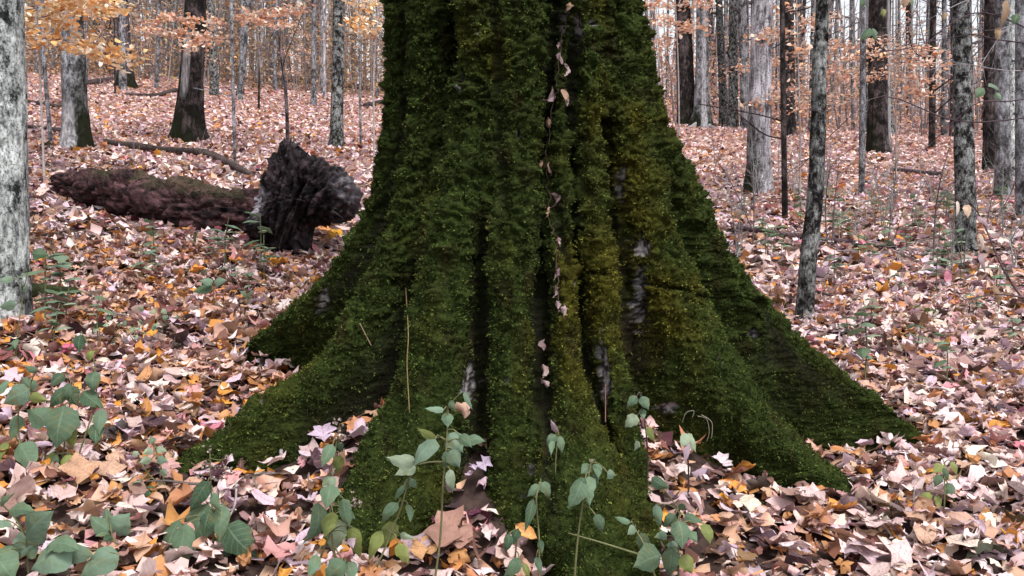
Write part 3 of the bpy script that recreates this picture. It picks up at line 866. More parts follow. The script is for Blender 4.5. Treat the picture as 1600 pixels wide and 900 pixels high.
# ------------------------------------------------------------------ forest trees
def trunk_mesh(base, pts, r0, r1, flare=1.5, sides=18, rings=26, moss=0.4, moss_side=None, lump=0.05, seed=0, buttress=5, streak=None):
    """trunk following pts (world), radius r0 at breast to r1 at the top, flared foot; Col.r = moss"""
    C_ = curve_pts(pts, rings); n = len(C_)
    t = np.linspace(0, 1, n)
    h = np.concatenate([[0], np.cumsum(np.linalg.norm(np.diff(C_, axis=0), axis=1))])
    r = r0 + (r1 - r0) * t
    fl = (flare - 1) * np.exp(-h / max(r0 * 2.2, 0.02))
    ang = np.arange(sides) * 2 * PI / sides
    ph = seed * 1.7
    lob = 1 + 0.30 * np.cos(buttress * ang + ph)[None] * (fl / max(flare - 1, 1e-3))[:, None] * min(1, (flare - 1))
    rr = (r * (1 + fl))[:, None] * lob
    V = np.stack([C_[:, 0, None] + rr * np.cos(ang), C_[:, 1, None] + rr * np.sin(ang), np.repeat(C_[:, 2, None], sides, 1)], -1).reshape(-1, 3)
    c = np.repeat(C_, sides, 0)
    o = V - c; o[:, 2] = 0
    V = V + o * (lump * fbm(V / r0 * 0.9 + seed * 3.1, seed, 3))[:, None]
    if sides >= 18:
        ha = np.repeat(h, sides) / r0; an = np.tile(ang, n)
        fur = 1 - np.abs(vnoise(np.stack([np.cos(an) * 3.2 + seed, np.sin(an) * 3.2, ha * .35], 1), 201)) * 3
        V = V + o * (0.035 * fur)[:, None]
    i, j = np.meshgrid(np.arange(n - 1), np.arange(sides), indexing='ij'); j2 = (j + 1) % sides
    F = np.stack([i * sides + j, i * sides + j2, (i + 1) * sides + j2, (i + 1) * sides + j], -1).reshape(-1, 4)
    mo = moss * np.exp(-np.repeat(h, sides) / max(r0 * 4.5 * (1.5 if moss > 1 else 1), 0.05)) * 1.3
    if moss_side is not None:
        dirn = np.tile(np.cos(ang - moss_side), n)
        mo = mo + 0.5 * sstep(-0.2, 1.0, dirn) * (1 - sstep(0.5, 4.5, np.repeat(h, sides)))
    colv = np.stack([np.clip(mo, 0, 1), np.zeros(len(mo)), np.zeros(len(mo))], 1)
    if streak is not None:
        sa, h0, h1, wdt = streak
        q = np.cos(np.tile(ang, n) - sa); hv = np.repeat(h, sides)
        colv[:, 1] = sstep(1 - wdt, 1, q) * sstep(h0 - .3, h0 + .3, hv) * (1 - sstep(h1 - .5, h1 + .4, hv))
        colv[:, 0] *= 1 - colv[:, 1]
    return V - np.asarray(tuple(base)), F, colv

def tree(name, label, mat, base_px, top_px, w_px, moss=0.4, moss_side=None, flare=1.6, d=None, group=None, extra=6.0, sides=36, bend=None, roots=(), cat="tree", lump=0.06, branches=0, streak=None):
    b = on_ground(*base_px) if d is None else Vector(at(base_px[0], base_px[1], d))
    dd = b.y
    if d is not None: b.z = float(gz(b.x, b.y))
    top = at(top_px[0], top_px[1], dd)
    dirv = top - b
    pts = [b - Vector((0, 0, 0.25))]
    for (px, py) in (bend or []): pts.append(at(px, py, dd))
    pts.append(top)
    last = top - (pts[-2]); last.normalize(); last.x *= 0.6; last.y *= 0.6
    pts.append(top + last * extra * 0.5); pts.append(top + last * extra)
    r = w_px * dd / FPX / 2
    e = empty(name, b, label, cat, group)
    seed = int(abs(b.x * 71 + b.y * 13)) % 97
    V, F, c = trunk_mesh(b, pts, r, r * 0.62, flare, sides, 40, moss, moss_side, lump, seed, 5, streak)
    link("trunk", make_mesh("trunk", V, F, c), mat, e)
    for k, (rx, ry, rw) in enumerate(roots):      # surface roots towards a pixel
        q = on_ground(rx, ry); st = Vector((b.x, b.y, b.z + r * 0.8))
        m_ = (st + q) / 2; m_.z = max(float(gz(m_.x, m_.y)) + 0.04, (st.z + q.z) / 2 - r * 0.2)
        cp = curve_pts([st, m_, Vector((q.x, q.y, q.z - 0.02))], 10)
        Vr, Fr = tube(cp, np.linspace(r * 0.55, r * 0.10, len(cp)) * rw, 8, False, 0.15, k)
        link("root", make_mesh("root", Vr - np.array(b), Fr, np.full((len(Vr), 3), 0.85)), mat, e)
    hh = (pts[-1] - b).length
    for k in range(branches):
        t = random.uniform(0.08, 0.5); p0 = b + (pts[-1] - b) * t
        p0 = Vector((np.interp(p0.z, [p.z for p in pts], [p.x for p in pts]), np.interp(p0.z, [p.z for p in pts], [p.y for p in pts]), p0.z))
        a = random.uniform(0, 6.28); L = random.uniform(0.8, 2.2)
        p1 = p0 + Vector((math.cos(a), math.sin(a), 0.35)) * L * 0.5; p2 = p0 + Vector((math.cos(a + .3), math.sin(a + .3), 0.5 + random.uniform(-.3, .4))) * L
        cp = curve_pts([p0, p1, p2], 8)
        Vb, Fb = tube(cp, np.linspace(r * 0.28, 0.006, len(cp)), 5, False)
        link("branch", make_mesh("branch", Vb - np.array(b), Fb, np.zeros((len(Vb), 3))), mat, e)
    return e

# left side
tree("lichen_tree", "pale lichen spotted trunk cut by the left edge of the photo", M['lichen'], (2, 505), (-6, -10), 84, 0.7, None, 1.16, None, None, 4, 48, lump=0.05)
tree("grey_tree", "smooth grey trunk with a mossy foot behind the left end of the fallen log", M['grey'], (120, 234), (112, -10), 36, 0.7, -0.3, 1.8, roots=((175, 232, 0.8), (90, 242, .8)), streak=(D(-95), .15, 1.0, .3))
tree("dark_tree", "dark mossy trunk with a pale streak left of centre on the slope", M['dark'], (292, 218), (306, -10), 36, 0.8, PI, 2.0, roots=((245, 204, .5), (345, 208, .5)), streak=(D(-100), .9, 2.1, .16))
tree("dark_tree", "dark trunk standing right behind the trunk with a pale streak", M['dark'], (320, 118), (318, -10), 17, 0.5, None, 1.2)
tree("brown_tree", "reddish brown furrowed trunk with a wide mossy foot, far left slope", M['brown'], (198, 139), (190, -10), 20, 1.0, None, 2.1)
tree("broad_tree", "broad dim grey trunk behind the orange beech leaves at upper left", M['brown'], (165, 113), (162, -10), 32, 0.3, None, 1.2)
tree("mottled_tree", "slim mottled black and white trunk just left of the mossy trunk", M['mottled'], (525, 235), (530, -10), 20, 1.0, None, 2.0)
tree("grey_tree", "thin pale grey trunk between the streaked trunk and the brown one", M['grey'], (253, 114), (251, -10), 10, 0.2, None, 1.15)
tree("young_tree", "thin light stem rising behind the log, left of its root plate", M['grey'], (368, 258), (361, -10), 5.5, 0.1, None, 1.1, sides=8, branches=4)
tree("young_tree", "thin crooked stem rising just above the root plate", M['brown'], (450, 228), (435, -10), 6, 0.2, None, 1.2, sides=8, branches=4, bend=[(447, 150), (438, 70)])
tree("young_tree", "short dead brown stem on the open leaf slope", M['dark'], (404, 174), (405, 120), 4, 0.2, None, 1.1, sides=7, extra=0.3)
tree("young_tree", "thin dark stem beyond the far fallen log left of the mossy trunk", M['dark'], (495, 122), (494, -10), 8, 0.2, None, 1.1, sides=8, branches=4)
tree("young_tree", "thin grey stem beyond the far fallen log nearer the streaked trunk", M['grey'], (420, 126), (419, -10), 9, 0.2, None, 1.1, sides=8, branches=4)
tree("young_tree", "very thin stem between mottled trunk and mossy trunk", M['grey'], (564, 230), (562, 90), 4, 0.1, None, 1.1, sides=7, extra=1)
tree("young_tree", "thin leaning pale stem beside the lichen spotted trunk", M['grey'], (82, 228), (63, 10), 6.5, 0.1, None, 1.1, sides=8, branches=4)
tree("young_tree", "thin grey stem close right of the brown tree foot", M['dark'], (180, 150), (179, 40), 3, 0.1, None, 1.1, sides=6)
# right side
tree("dark_tree", "dark trunk of the twin pair right behind the mossy trunk", M['dark'], (1074, 196), (1066, -10), 27, 0.7, None, 1.3)
tree("grey_tree", "grey trunk of the twin pair with a broad dark mossy foot", M['grey'], (1096, 199), (1098, -10), 21, 1.0, None, 2.3, roots=((1065, 202, 1), (1128, 203, 1)), streak=(D(-85), .0, 5, .12))
tree("pale_tree", "pale furrowed trunk with dark moss on its left side, right of the mossy trunk", M['pale'], (1183, 304), (1191, -10), 35, 0.6, PI, 1.8, roots=((1152, 298, 1.0), (1210, 308, .8)))
tree("thin_tree", "thin dark trunk just right of the pale furrowed trunk", M['dark'], (1227, 345), (1222, -10), 9.5, 0.5, None, 1.3, sides=10, branches=5)
tree("dark_tree", "dark middle sized trunk behind the thin dark trunk", M['dark'], (1235, 213), (1232, -10), 17, 0.3, None, 1.2)
tree("sapling_tree", "dark spotted crooked sapling growing right beside the far right root", M['mottled'], (1252, 503), (1286, -10), 27, 1.0, None, 1.8, sides=24, bend=[(1262, 420), (1274, 300), (1279, 180), (1280, 110), (1283, 50)], lump=0.08)
tree("thin_tree", "slender light grey trunk right of the dark spotted sapling", M['grey'], (1346, 313), (1349, -10), 10, 0.2, None, 1.15, sides=10, branches=5)
tree("lit_side_tree", "thick trunk with dark left side and painted lit right side on the right slope", M['dark'], (1373, 239), (1374, -10), 33, 0.3, PI, 1.2, streak=(D(-25), .3, 30, .5))  # streak paints the sunlit right side into the bark colour, no lichen here
tree("thin_tree", "narrow dark trunk standing on the open slope at right", M['dark'], (1456, 235), (1458, -10), 10, 0.2, None, 1.3, sides=10, branches=5)
tree("mottled_tree", "mottled lichen trunk in front of the right hand thicket", M['mottled'], (1511, 398), (1502, -10), 30, 0.6, None, 1.25, sides=24)
tree("grey_tree", "pale mottled trunk with a dark foot near the right edge", M['grey'], (1567, 310), (1566, -10), 22, 0.9, None, 1.6)
tree("dark_tree", "mossy black trunk left of the pale one near the right edge", M['dark'], (1546, 270), (1548, -10), 20, 0.9, None, 1.2)
tree("grey_tree", "grey trunk cut by the right edge of the photo", M['grey'], (1597, 345), (1595, -10), 18, 0.5, None, 1.2)
tree("grey_tree", "pale trunk squeezed behind the pair near the right edge", M['lichen'], (1582, 284), (1580, -10), 13, 0.4, None, 1.2)
tree("thin_tree", "thin dim trunk on the far slope between lit side and narrow trunks", M['dark'], (1420, 182), (1419, -10), 9, 0.2, None, 1.1, sides=8, branches=4)
tree("thin_tree", "thin dim trunk behind the pale furrowed trunk on its left", M['dark'], (1148, 200), (1147, -10), 12, 0.2, None, 1.1, sides=8, branches=4)

# far trees: a few shapes, copied along the upper slope
far_protos = []
for k in range(10):
    b = Vector((0, 0, 0)); lean = random.gauss(0, 0.8); H = random.uniform(13, 17); r = [0.07, 0.09, 0.11, 0.16, 0.05, 0.06, 0.12, 0.08, 0.13, 0.05][k]
    pts = [Vector((0, 0, -0.4)), Vector((lean * 0.2 + random.gauss(0, .05), 0, H * .3)), Vector((lean * 0.5, 0, H * .65)), Vector((lean, 0, H))]
    V_, F_, c_ = trunk_mesh(b, pts, r, r * 0.5, 1.35, 9, 14, 0.4, None, 0.06, k)
    mb = MB(); mb.add(V_, F_, c_)
    for q in range(9):
        z0 = random.uniform(H * .22, H * .9); a = random.uniform(0, 6.28); L = random.uniform(0.7, 2.6)
        p0 = Vector((np.interp(z0, [0, H], [0, lean]), 0, z0))
        p2 = p0 + Vector((math.cos(a) * L, math.sin(a) * L, L * random.uniform(.2, .9)))
        add_tube(mb, curve_pts([p0, (p0 + p2) / 2 + Vector((0, 0, -.12 * L)), p2], 5), np.linspace(r * .3, .008, 5), 4, (0, 0, 0))
    me = mb.mesh("far_tree")
    me.materials.append([M['brown'], M['grey'], M['grey'], M['mottled'], M['brown'], M['grey'], M['brown'], M['pale'], M['grey'], M['mottled']][k])
    far_protos.append(me)
FAR_LABEL = {10: "slender far trunk standing high on the leaf covered slope"}
fr = random.Random(21)
placed = []
def far_tree(x, y, k, label, group):
    o = bpy.data.objects.new("far_tree", far_protos[k]); COL.objects.link(o)
    o.location = (x, y, float(gz(x, y))); o.rotation_euler = (0, 0, fr.uniform(0, 6.28)); s = fr.uniform(0.85, 1.2); o.scale = (s, s, s)
    tag(o, label, "tree", group)
nfar = 0
while nfar < 112:
    left = fr.random() < 0.32
    px = fr.uniform(-60, 620) if left else fr.uniform(1010, 1660)
    d = fr.uniform(30, 66) if left else fr.uniform(26, 66)
    x = (px - 800) / FPX * d
    if any(abs(px - q[0]) < 5 and abs(d - q[1]) < 3 for q in placed): continue
    placed.append((px, d))
    far_tree(x, d, fr.randrange(10), "slender bare trunk far up the slope left of the mossy trunk" if left else "slender bare trunk far up the slope right of the mossy trunk",
             "far trees on the left slope" if left else "far trees on the right slope")
    nfar += 1

# the wood beyond the crest reads as one mass: stems, twigs and leaf flecks
mb = MB()
wr = np.random.default_rng(31)
for k in range(640):
    d = wr.uniform(64, 110); px = wr.uniform(-250, 1850)
    if px > 1020 and wr.random() < .5: continue
    x = (px - 800) / FPX * d; z = float(gz(x, d)); r = wr.uniform(.07, .24); H = wr.uniform(14, 24)
    ln_ = wr.normal(0, .5); g = wr.uniform(.06, .22)
    add_tube(mb, [(x, d, z - .5), (x + ln_ * .4, d, z + H * .5), (x + ln_, d, z + H)], [r * 1.15, r * .8, r * .4], 5, (g, g * .88, g * .9))
    for q in range(5):
        z0 = z + wr.uniform(.15, .9) * H; a = wr.uniform(0, 6.28); L = wr.uniform(1, 4)
        add_tube(mb, [(x, d, z0), (x + math.cos(a) * L, d + math.sin(a) * L, z0 + L * wr.uniform(.1, .8))], [r * .3, .02], 3, (g, g * .88, g * .9))
link("distant_wood", mb.mesh("distant_wood"), M['twig'], None, 'stuff')["label"] = "dense bare wood beyond the crest of the slope"

# ------------------------------------------------------------------ beech saplings with orange leaves
def brush(name, label, px0, px1, d0, d1, hmax, n, cols, size, seed, twn):
    """thin understorey far up the slope that reads as one mass of twigs and leaf flecks"""
    rr = np.random.default_rng(seed)
    d = rr.uniform(d0, d1, n); x = (rr.uniform(px0, px1, n) - 800) / FPX * d
    cl = vnoise(np.stack([x / 3.0, d / 4.0, np.zeros(n)], 1), seed)
    h = hmax * rr.random(n) ** 1.3 * (0.55 + 0.6 * np.clip(cl + .3, 0, 1))
    pos = np.stack([x, d, gz(x, d) + h], 1) 
    c = np.asarray(cols)[rr.integers(0, len(cols), n)] * rr.uniform(.6, 1.25, (n, 1))
    v, f, c, u = scatter_mesh(T_far, pos, rr.uniform(.6, 1.3, n) * size, rot_mats(n, .9, rr), np.clip(c, 0, .9))
    o = link(name, make_mesh(name, v, f, c, u), M['autumn'], None, 'stuff'); o["label"] = label
    mb = MB()
    for k in range(twn):
        dd = rr.uniform(d0, d1); xx = (rr.uniform(px0, px1) - 800) / FPX * dd; z = float(gz(xx, dd)); H = rr.uniform(.4, 1) * hmax * 1.2; w = rr.uniform(.012, .05)
        lean = rr.normal(0, .10, 2) * H; g = rr.uniform(.08, .3)
        add_tube(mb, [(xx, dd, z - .2), (xx + lean[0] * .4, dd, z + H * .5), (xx + lean[0], dd + lean[1], z + H)], [w, w * .7, w * .3], 4, (g, g * .88, g * .92))
        for q in range(4):
            z0 = z + H * rr.uniform(.2, .9); a = rr.uniform(0, 6.28); L = rr.uniform(.5, 1.6)
            add_tube(mb, [(xx + lean[0] * .4, dd, z0), (xx + math.cos(a) * L, dd + math.sin(a) * L, z0 + L * rr.uniform(0, .7))], [w * .4, .006], 3, (g, g * .88, g * .92))
    o2 = link("twigs", mb.mesh("twigs"), M['twig'], o, 'stuff')

def spray_leaves(pts, n, size, spread, rng, cols, flat=0.45):
    P_ = np.asarray(pts); k = rng.integers(0, len(P_), n)
    pos = P_[k] + rng.normal(0, 1, (n, 3)) * np.array([spread, spread, spread * flat])
    c = np.asarray(cols)[rng.integers(0, len(cols), n)] * rng.uniform(.75, 1.2, (n, 1))
    t = [leaf_template('ovate', rng, 0.6, False, True) for _ in range(6)]
    return scatter_mesh(t, pos, rng.uniform(.75, 1.2, n) * size, rot_mats(n, 0.7, rng), np.clip(c, 0, .9))

ORANGE = [(.90, .62, .36), (.86, .50, .22), (.90, .72, .54), (.78, .40, .15), (.90, .78, .66)]
PEACH = [(.88, .62, .48), (.84, .60, .48), (.76, .40, .22), (.86, .72, .64), (.70, .38, .28)]
def beech(label, base_px, d, stem_px, sprays, cols, size, n_per, group=None, w=0.014):
    """sapling: stem through stem_px at depth d; each spray is a list of px points of a leafy bough"""
    b = at(base_px[0], base_px[1], d); b.z = float(gz(b.x, b.y))
    e = empty("beech_sapling", b, label, "sapling", group)
    st = curve_pts([b - Vector((0, 0, .1))] + [at(px, py, d) for px, py in stem_px], 16)
    V_, F_ = tube(st, np.linspace(w, w * .45, len(st)), 7, False, .1)
    link("stem", make_mesh("stem", V_ - np.array(b), F_, np.full((len(V_), 3), (.30, .27, .27))), M['twig'], e)
    for sp in sprays:
        dz = random.uniform(-.5, .5)
        pp = curve_pts([at(px, py, d + dz * k / max(1, len(sp) - 1)) for k, (px, py) in enumerate(sp)], 14)
        V_, F_ = tube(pp, np.linspace(w * .45, .002, len(pp)), 5, False)
        br = link("branch", make_mesh("branch", V_ - np.array(b), F_, np.full((len(V_), 3), (.16, .12, .12))), M['twig'], e)
        L = np.linalg.norm(pp[-1] - pp[0])
        v, f, c, u = spray_leaves(pp[2:], max(8, int(n_per * L)), size, 0.09, RNG, cols)
        link("foliage", make_mesh("foliage", v - np.array(b), f, c, u), M['autumn'], br, 'stuff')
    return e

beech("orange leaved sapling spreading level boughs beside the lichen spotted trunk", (70, 345), 8.2, [(66, 200), (60, 60), (55, -20)],
      [[(60, 30), (100, 15), (150, 2), (185, 12)], [(60, 12), (30, 20), (50, 40), (45, 35)], [(60, 60), (100, 62), (150, 68), (185, 80), (206, 92)], [(100, 62), (140, 82), (190, 100)],
       [(60, 8), (90, 4), (130, 14), (165, 18)], [(62, 28), (90, 32), (112, 38)], [(62, 52), (55, 60), (58, 72)], [(60, -8), (110, -6), (150, 6)]], ORANGE, .09, 170)
beech("orange leaved sapling whose boughs cross the streaked dark trunk", (366, 262), 12.5, [(364, 150), (362, 30), (360, -20)],
      [[(364, 45), (330, 36), (290, 32), (255, 24), (240, 36)], [(364, 62), (330, 60), (300, 55), (260, 50), (210, 48)], [(330, 60), (310, 68), (290, 76)], [(364, 35), (390, 30), (420, 34), (455, 40)], [(364, 20), (400, 26), (430, 20), (470, 14)]], PEACH, .09, 150)
beech("orange leaved sapling right behind the left edge of the mossy trunk", (585, 240), 11, [(584, 120), (590, 20), (590, -20)],
      [[(588, 40), (570, 34), (550, 30)], [(588, 15), (575, 8), (555, 4)], [(586, 55), (575, 48), (560, 44)], [(588, -5), (600, 0), (620, 6)]], ORANGE, .09, 150)
beech("orange leaved sapling close behind the right edge of the mossy trunk", (1062, 250), 12, [(1060, 120), (1056, 20), (1054, -20)],
      [[(1056, 40), (1040, 34), (1030, 30)], [(1056, 15), (1030, 6), (1015, 8)], [(1057, 48), (1080, 40), (1095, 46)], [(1055, 8), (1085, 0), (1110, 8)], [(1058, 60), (1040, 62), (1025, 74)]], PEACH, .09, 150)
beech("peach leaved sapling between the pale furrowed trunk and the spotted sapling", (1250, 330), 10.5, [(1250, 200), (1246, 60), (1244, -20)],
      [[(1248, 90), (1220, 92), (1180, 100), (1150, 108)], [(1247, 60), (1215, 54), (1180, 60)], [(1250, 130), (1225, 142), (1200, 160), (1175, 165)], [(1247, 40), (1265, 32), (1300, 30)], [(1250, 120), (1290, 112), (1330, 118)],
       [(1248, 75), (1290, 70), (1320, 76)], [(1250, 150), (1285, 150), (1320, 160)], [(1250, 175), (1270, 178), (1290, 190)], [(1246, 20), (1220, 14), (1195, 16)]], PEACH, .085, 110)
beech("peach leaved sapling in front of the thick lit side trunk", (1400, 300), 12.5, [(1400, 180), (1396, 60), (1396, -10)],
      [[(1398, 85), (1360, 84), (1320, 90)], [(1398, 80), (1430, 76), (1470, 84)], [(1399, 110), (1370, 118), (1340, 128)], [(1399, 120), (1430, 124), (1470, 130)], [(1398, 65), (1370, 66), (1345, 70)], [(1400, 138), (1430, 142), (1460, 150)], [(1398, 98), (1440, 98), (1480, 104)]], PEACH, .085, 110)
# copied understorey saplings farther up
def sap_proto(seed, cols):
    rr = np.random.default_rng(seed); H = rr.uniform(3.2, 5)
    mb = MB(); mbl = []
    add_tube(mb, [(0, 0, -.2), (rr.normal(0, .1), 0, H * .5), (rr.normal(0, .2), 0, H)], [.025, .018, .008], 5, (.2, .17, .17))
    Vs, Fs, Cs = [], [], []; off = 0
    for k in range(11):
        z0 = rr.uniform(.22, .98) * H; a = rr.uniform(0, 6.28); L = rr.uniform(.5, 1.5)
        pp = curve_pts([(0, 0, z0), (math.cos(a) * L * .5, math.sin(a) * L * .5, z0 + .08), (math.cos(a) * L, math.sin(a) * L, z0 + rr.uniform(-.1, .15))], 8)
        add_tube(mb, pp, np.linspace(.009, .002, len(pp)), 4, (.14, .11, .11))
        v, f, c, u = spray_leaves(pp[1:], int(26 * L) + 6, .10, .10, rr, cols, .5)
        Vs.append(v); Fs.append(f + off); Cs.append(c); off += len(v)
    sm = mb.mesh("stem"); sm.materials.append(M['twig'])
    fm = make_mesh("foliage", np.concatenate(Vs), np.concatenate(Fs), np.concatenate(Cs), np.zeros((off, 2))); fm.materials.append(M['autumn'])
    return sm, fm
SAP = [sap_proto(101 + k, ORANGE if k % 3 == 0 else PEACH) for k in range(5)]
def far_sapling(px, d, label, group):
    x = (px - 800) / FPX * d
    e = empty("beech_sapling", (x, d, float(gz(x, d))), label, "sapling", group)
    e.rotation_euler = (0, 0, fr.uniform(0, 6.28)); s = fr.uniform(.7, 1.15); e.scale = (s, s, s)
    sm, fm = SAP[fr.randrange(5)]
    link("stem", sm, None, e); link("foliage", fm, None, e, 'stuff')
for k in range(16):
    far_sapling(fr.uniform(20, 610), fr.uniform(30, 58), "small orange leaved sapling far up the slope left of the mossy trunk", "far saplings on the left slope")
for k in range(30):
    far_sapling(fr.uniform(1020, 1620), fr.uniform(22, 55), "small orange leaved sapling far up the slope right of the mossy trunk", "far saplings on the right slope")

BROWNISH = [(.34, .22, .15), (.28, .20, .15), (.50, .30, .15), (.24, .21, .12), (.40, .28, .22), (.58, .34, .16), (.20, .15, .14)]
PINKISH = [(.62, .36, .26), (.66, .46, .40), (.55, .30, .20), (.72, .42, .22), (.50, .38, .38), (.40, .26, .24)]
brush("leafy_brush", "brownish leafy brush filling the top of the left slope", -120, 640, 44, 80, 13, 52000, BROWNISH, .22, 51, 420)
brush("leafy_brush", "pinkish orange leafy brush along the top of the right slope", 1000, 1720, 28, 80, 5.5, 30000, PINKISH, .16, 52, 480)

# ------------------------------------------------------------------ fallen wood
def log(name, label, px_pts, r_px, col1, col2, group=None, lift=0.5, sides=12, noise=.25, cat="log", mossy=0.0, rings=24):
    g = [on_ground(px, py) for px, py in px_pts]
    d0 = g[0].y
    rad = [w * q.y / FPX / 2 for w, q in zip(r_px, g)]
    pts = [Vector((q.x, q.y, q.z + r * lift + (.045 if r < .12 else .02))) for q, r in zip(g, rad)]
    cp = curve_pts(pts, rings); rr = np.interp(np.linspace(0, 1, len(cp)), np.linspace(0, 1, len(rad)), rad)
    V_, F_ = tube(cp, rr, sides, True, noise, 3)
    if sides > 30:                               # decayed wood: cracks along the length, hollows, lost bark
        ci = np.repeat(cp, sides, 0); body = V_[:len(ci)]; o_ = body - ci; ol = np.linalg.norm(o_, axis=1)[:, None]
        dd_ = -.05 * (1 - sstep(0, .22, np.abs(vnoise(body * [2.2, 9, 9], 171)))) - .03 * (1 - sstep(0, .25, np.abs(vnoise(body * [5, 22, 22], 172)))) + .07 * vnoise(body * [2.6, 4, 4], 173) + .012 * vnoise(body * [8, 40, 40], 174)
        V_[:len(ci)] = body + o_ / ol * dd_[:, None]
    n_ = np.clip(fbm(V_ * [5, 16, 16], 13, 4) * .8 + .45, 0, 1.3)[:, None]
    C_ = np.array(col1) * (1 - n_) + np.array(col2) * n_
    if mossy:
        upf = sstep(.2, .9, (V_[:, 2] - np.interp(V_[:, 0], sorted(cp[:, 0]), cp[np.argsort(cp[:, 0]), 2])) / rr.max())[:, None] * mossy * (vnoise(V_ * 4, 15) > -.15)[:, None]
        C_ = C_ * (1 - upf) + np.array((.06, .055, .025)) * upf
    e = empty(name, pts[0], label, cat, group)
    return e, V_, F_, C_
def simple_log(name, label, px_pts, r_px, c1, c2, cat="log", **kw):
    e, V_, F_, C_ = log(name, label, px_pts, r_px, c1, c2, cat=cat, **kw)
    loc = e.location.copy(); bpy.data.objects.remove(e)
    o = link(name, make_mesh(name, V_ - np.array(loc), F_, C_), M['wood']); o.location = loc
    return tag(o, label, cat)

# the big rotten log with its torn root plate
e, V_, F_, C_ = log("fallen_log", "rotten reddish brown fallen log with a torn up dark root plate", [(95, 312), (200, 336), (300, 357), (410, 366)], [40, 74, 78, 74],
                    (.007, .004, .005), (.105, .052, .056), lift=.72, sides=72, noise=.05, mossy=.5, rings=130)
# refine: rebuild finer for lumps
link("log", make_mesh("log", V_ - np.array(e.location), F_, C_), M['wood'], e)
poly = np.array([(455, 224), (466, 236), (480, 243), (498, 255), (515, 262), (532, 268), (548, 280), (560, 300), (553, 318), (552, 338), (530, 345), (505, 346), (484, 352), (478, 375), (476, 402), (455, 410), (440, 402), (434, 382),
                 (412, 376), (392, 368), (398, 348), (412, 330), (418, 306), (424, 284), (432, 262), (440, 244)], dtype=float)
g_ = on_ground(455, 408); dS = g_.y + .25
tt = np.linspace(0, len(poly), 150, endpoint=False); pp = np.vstack([poly, poly[:1]])
ox = np.interp(tt, np.arange(len(pp)), pp[:, 0]); oy = np.interp(tt, np.arange(len(pp)), pp[:, 1])
cx_, cy_ = 474, 318
SV = []
ringsS = [(1.0, 0)] ; 
lev = np.concatenate([np.linspace(0.02, 1, 26), np.linspace(1, 0.02, 26)[1:]])
for k, s in enumerate(lev):
    sgn = -1 if k < 26 else 1
    th_d = 0.30 * math.sqrt(max(0, 1 - s ** 2.4)) * sgn
    X = (cx_ + (ox - cx_) * s - 800) / FPX * dS; Z = CAM_Z + (450 - (cy_ + (oy - cy_) * s)) / FPX * dS
    SV.append(np.stack([X, np.full_like(X, dS + th_d), Z], 1))
SV = np.concatenate(SV); ns = 150
ctr = np.array(at(cx_, cy_, dS)); rad_ = SV - ctr; rl = np.linalg.norm(rad_, axis=1)[:, None] + 1e-6
pa = np.arctan2(rad_[:, 2] + .62, rad_[:, 0] + .22) * 2.2; pr_ = np.hypot(rad_[:, 0] + .22, rad_[:, 2] + .62); py_ = rad_[:, 1]
PQ = np.stack([np.cos(pa), np.sin(pa), pr_ * .35 + py_], 1)
rid = (1 - np.abs(vnoise(PQ * 5.0, 91)) * 2.2) * .034 + (1 - np.abs(vnoise(PQ * 13, 92)) * 2.2) * .024 + .010 * vnoise(SV * 45, 93)
SV = SV + rad_ / rl * rid[:, None] + np.array([0, -1, 0]) * (rid * 1.2)[:, None] * (rad_[:, 1:2] < 0)
i, j = np.meshgrid(np.arange(len(lev) - 1), np.arange(ns), indexing='ij'); j2 = (j + 1) % ns
SF = np.stack([i * ns + j, i * ns + j2, (i + 1) * ns + j2, (i + 1) * ns + j], -1).reshape(-1, 4)
nn = np.clip(vnoise(PQ * 16, 94) * .8 + .35, 0, 1)[:, None] ** 1.5
SC = np.array((.008, .006, .007)) * (1 - nn) + np.array((.10, .07, .08)) * nn
patch = np.clip(np.exp(-(((SV - np.array(at(412, 322, dS))) / [.10, .6, .13]) ** 2).sum(1)) * 2.2 - .3 + .35 * vnoise(SV * 14, 95), 0, 1)[:, None]
patch = np.maximum(patch, .6 * np.clip(np.exp(-(((SV - np.array(at(545, 295, dS))) / [.09, .5, .12]) ** 2).sum(1)) * 1.4 - .3 + .6 * vnoise(SV * 22, 96), 0, 1)[:, None])
SC = SC * (1 - patch) + np.array((.36, .33, .37)) * patch
rp = link("root_plate", make_mesh("root_plate", SV - np.array(e.location), SF, SC), M['wood'], e)
mb = MB(); spr = np.random.default_rng(19)
for k in range(26):                            # splinters and broken root ends standing out of the plate
    q = int(spr.integers(0, len(ox))) if k > 12 else int(spr.integers(0, 30))
    c0 = np.array(at(ox[q], oy[q], dS)); out = c0 - ctr; out /= np.linalg.norm(out)
    b0 = c0 - out * spr.uniform(.05, .14) + np.array([0, spr.uniform(-.26, .05), 0])
    dv = out + spr.normal(0, .35, 3); dv /= np.linalg.norm(dv); L_ = spr.uniform(.05, .13)
    g_c = spr.uniform(.012, .10)
    V_, F_ = tube(curve_pts([b0, b0 + dv * L_ * .55 + spr.normal(0, .012, 3), b0 + dv * L_], 6), np.linspace(spr.uniform(.016, .045), .003, 7)[:len(curve_pts([b0, b0, b0], 6))], 5, False, .5, k)
    mb.add(V_ - np.array(e.location), F_, (g_c, g_c * .78, g_c * .86))
link("splinters", mb.mesh("splinters", False), M['wood'], rp, 'stuff')
rp["label"] = "torn jagged blackish root plate at the right end of the log"

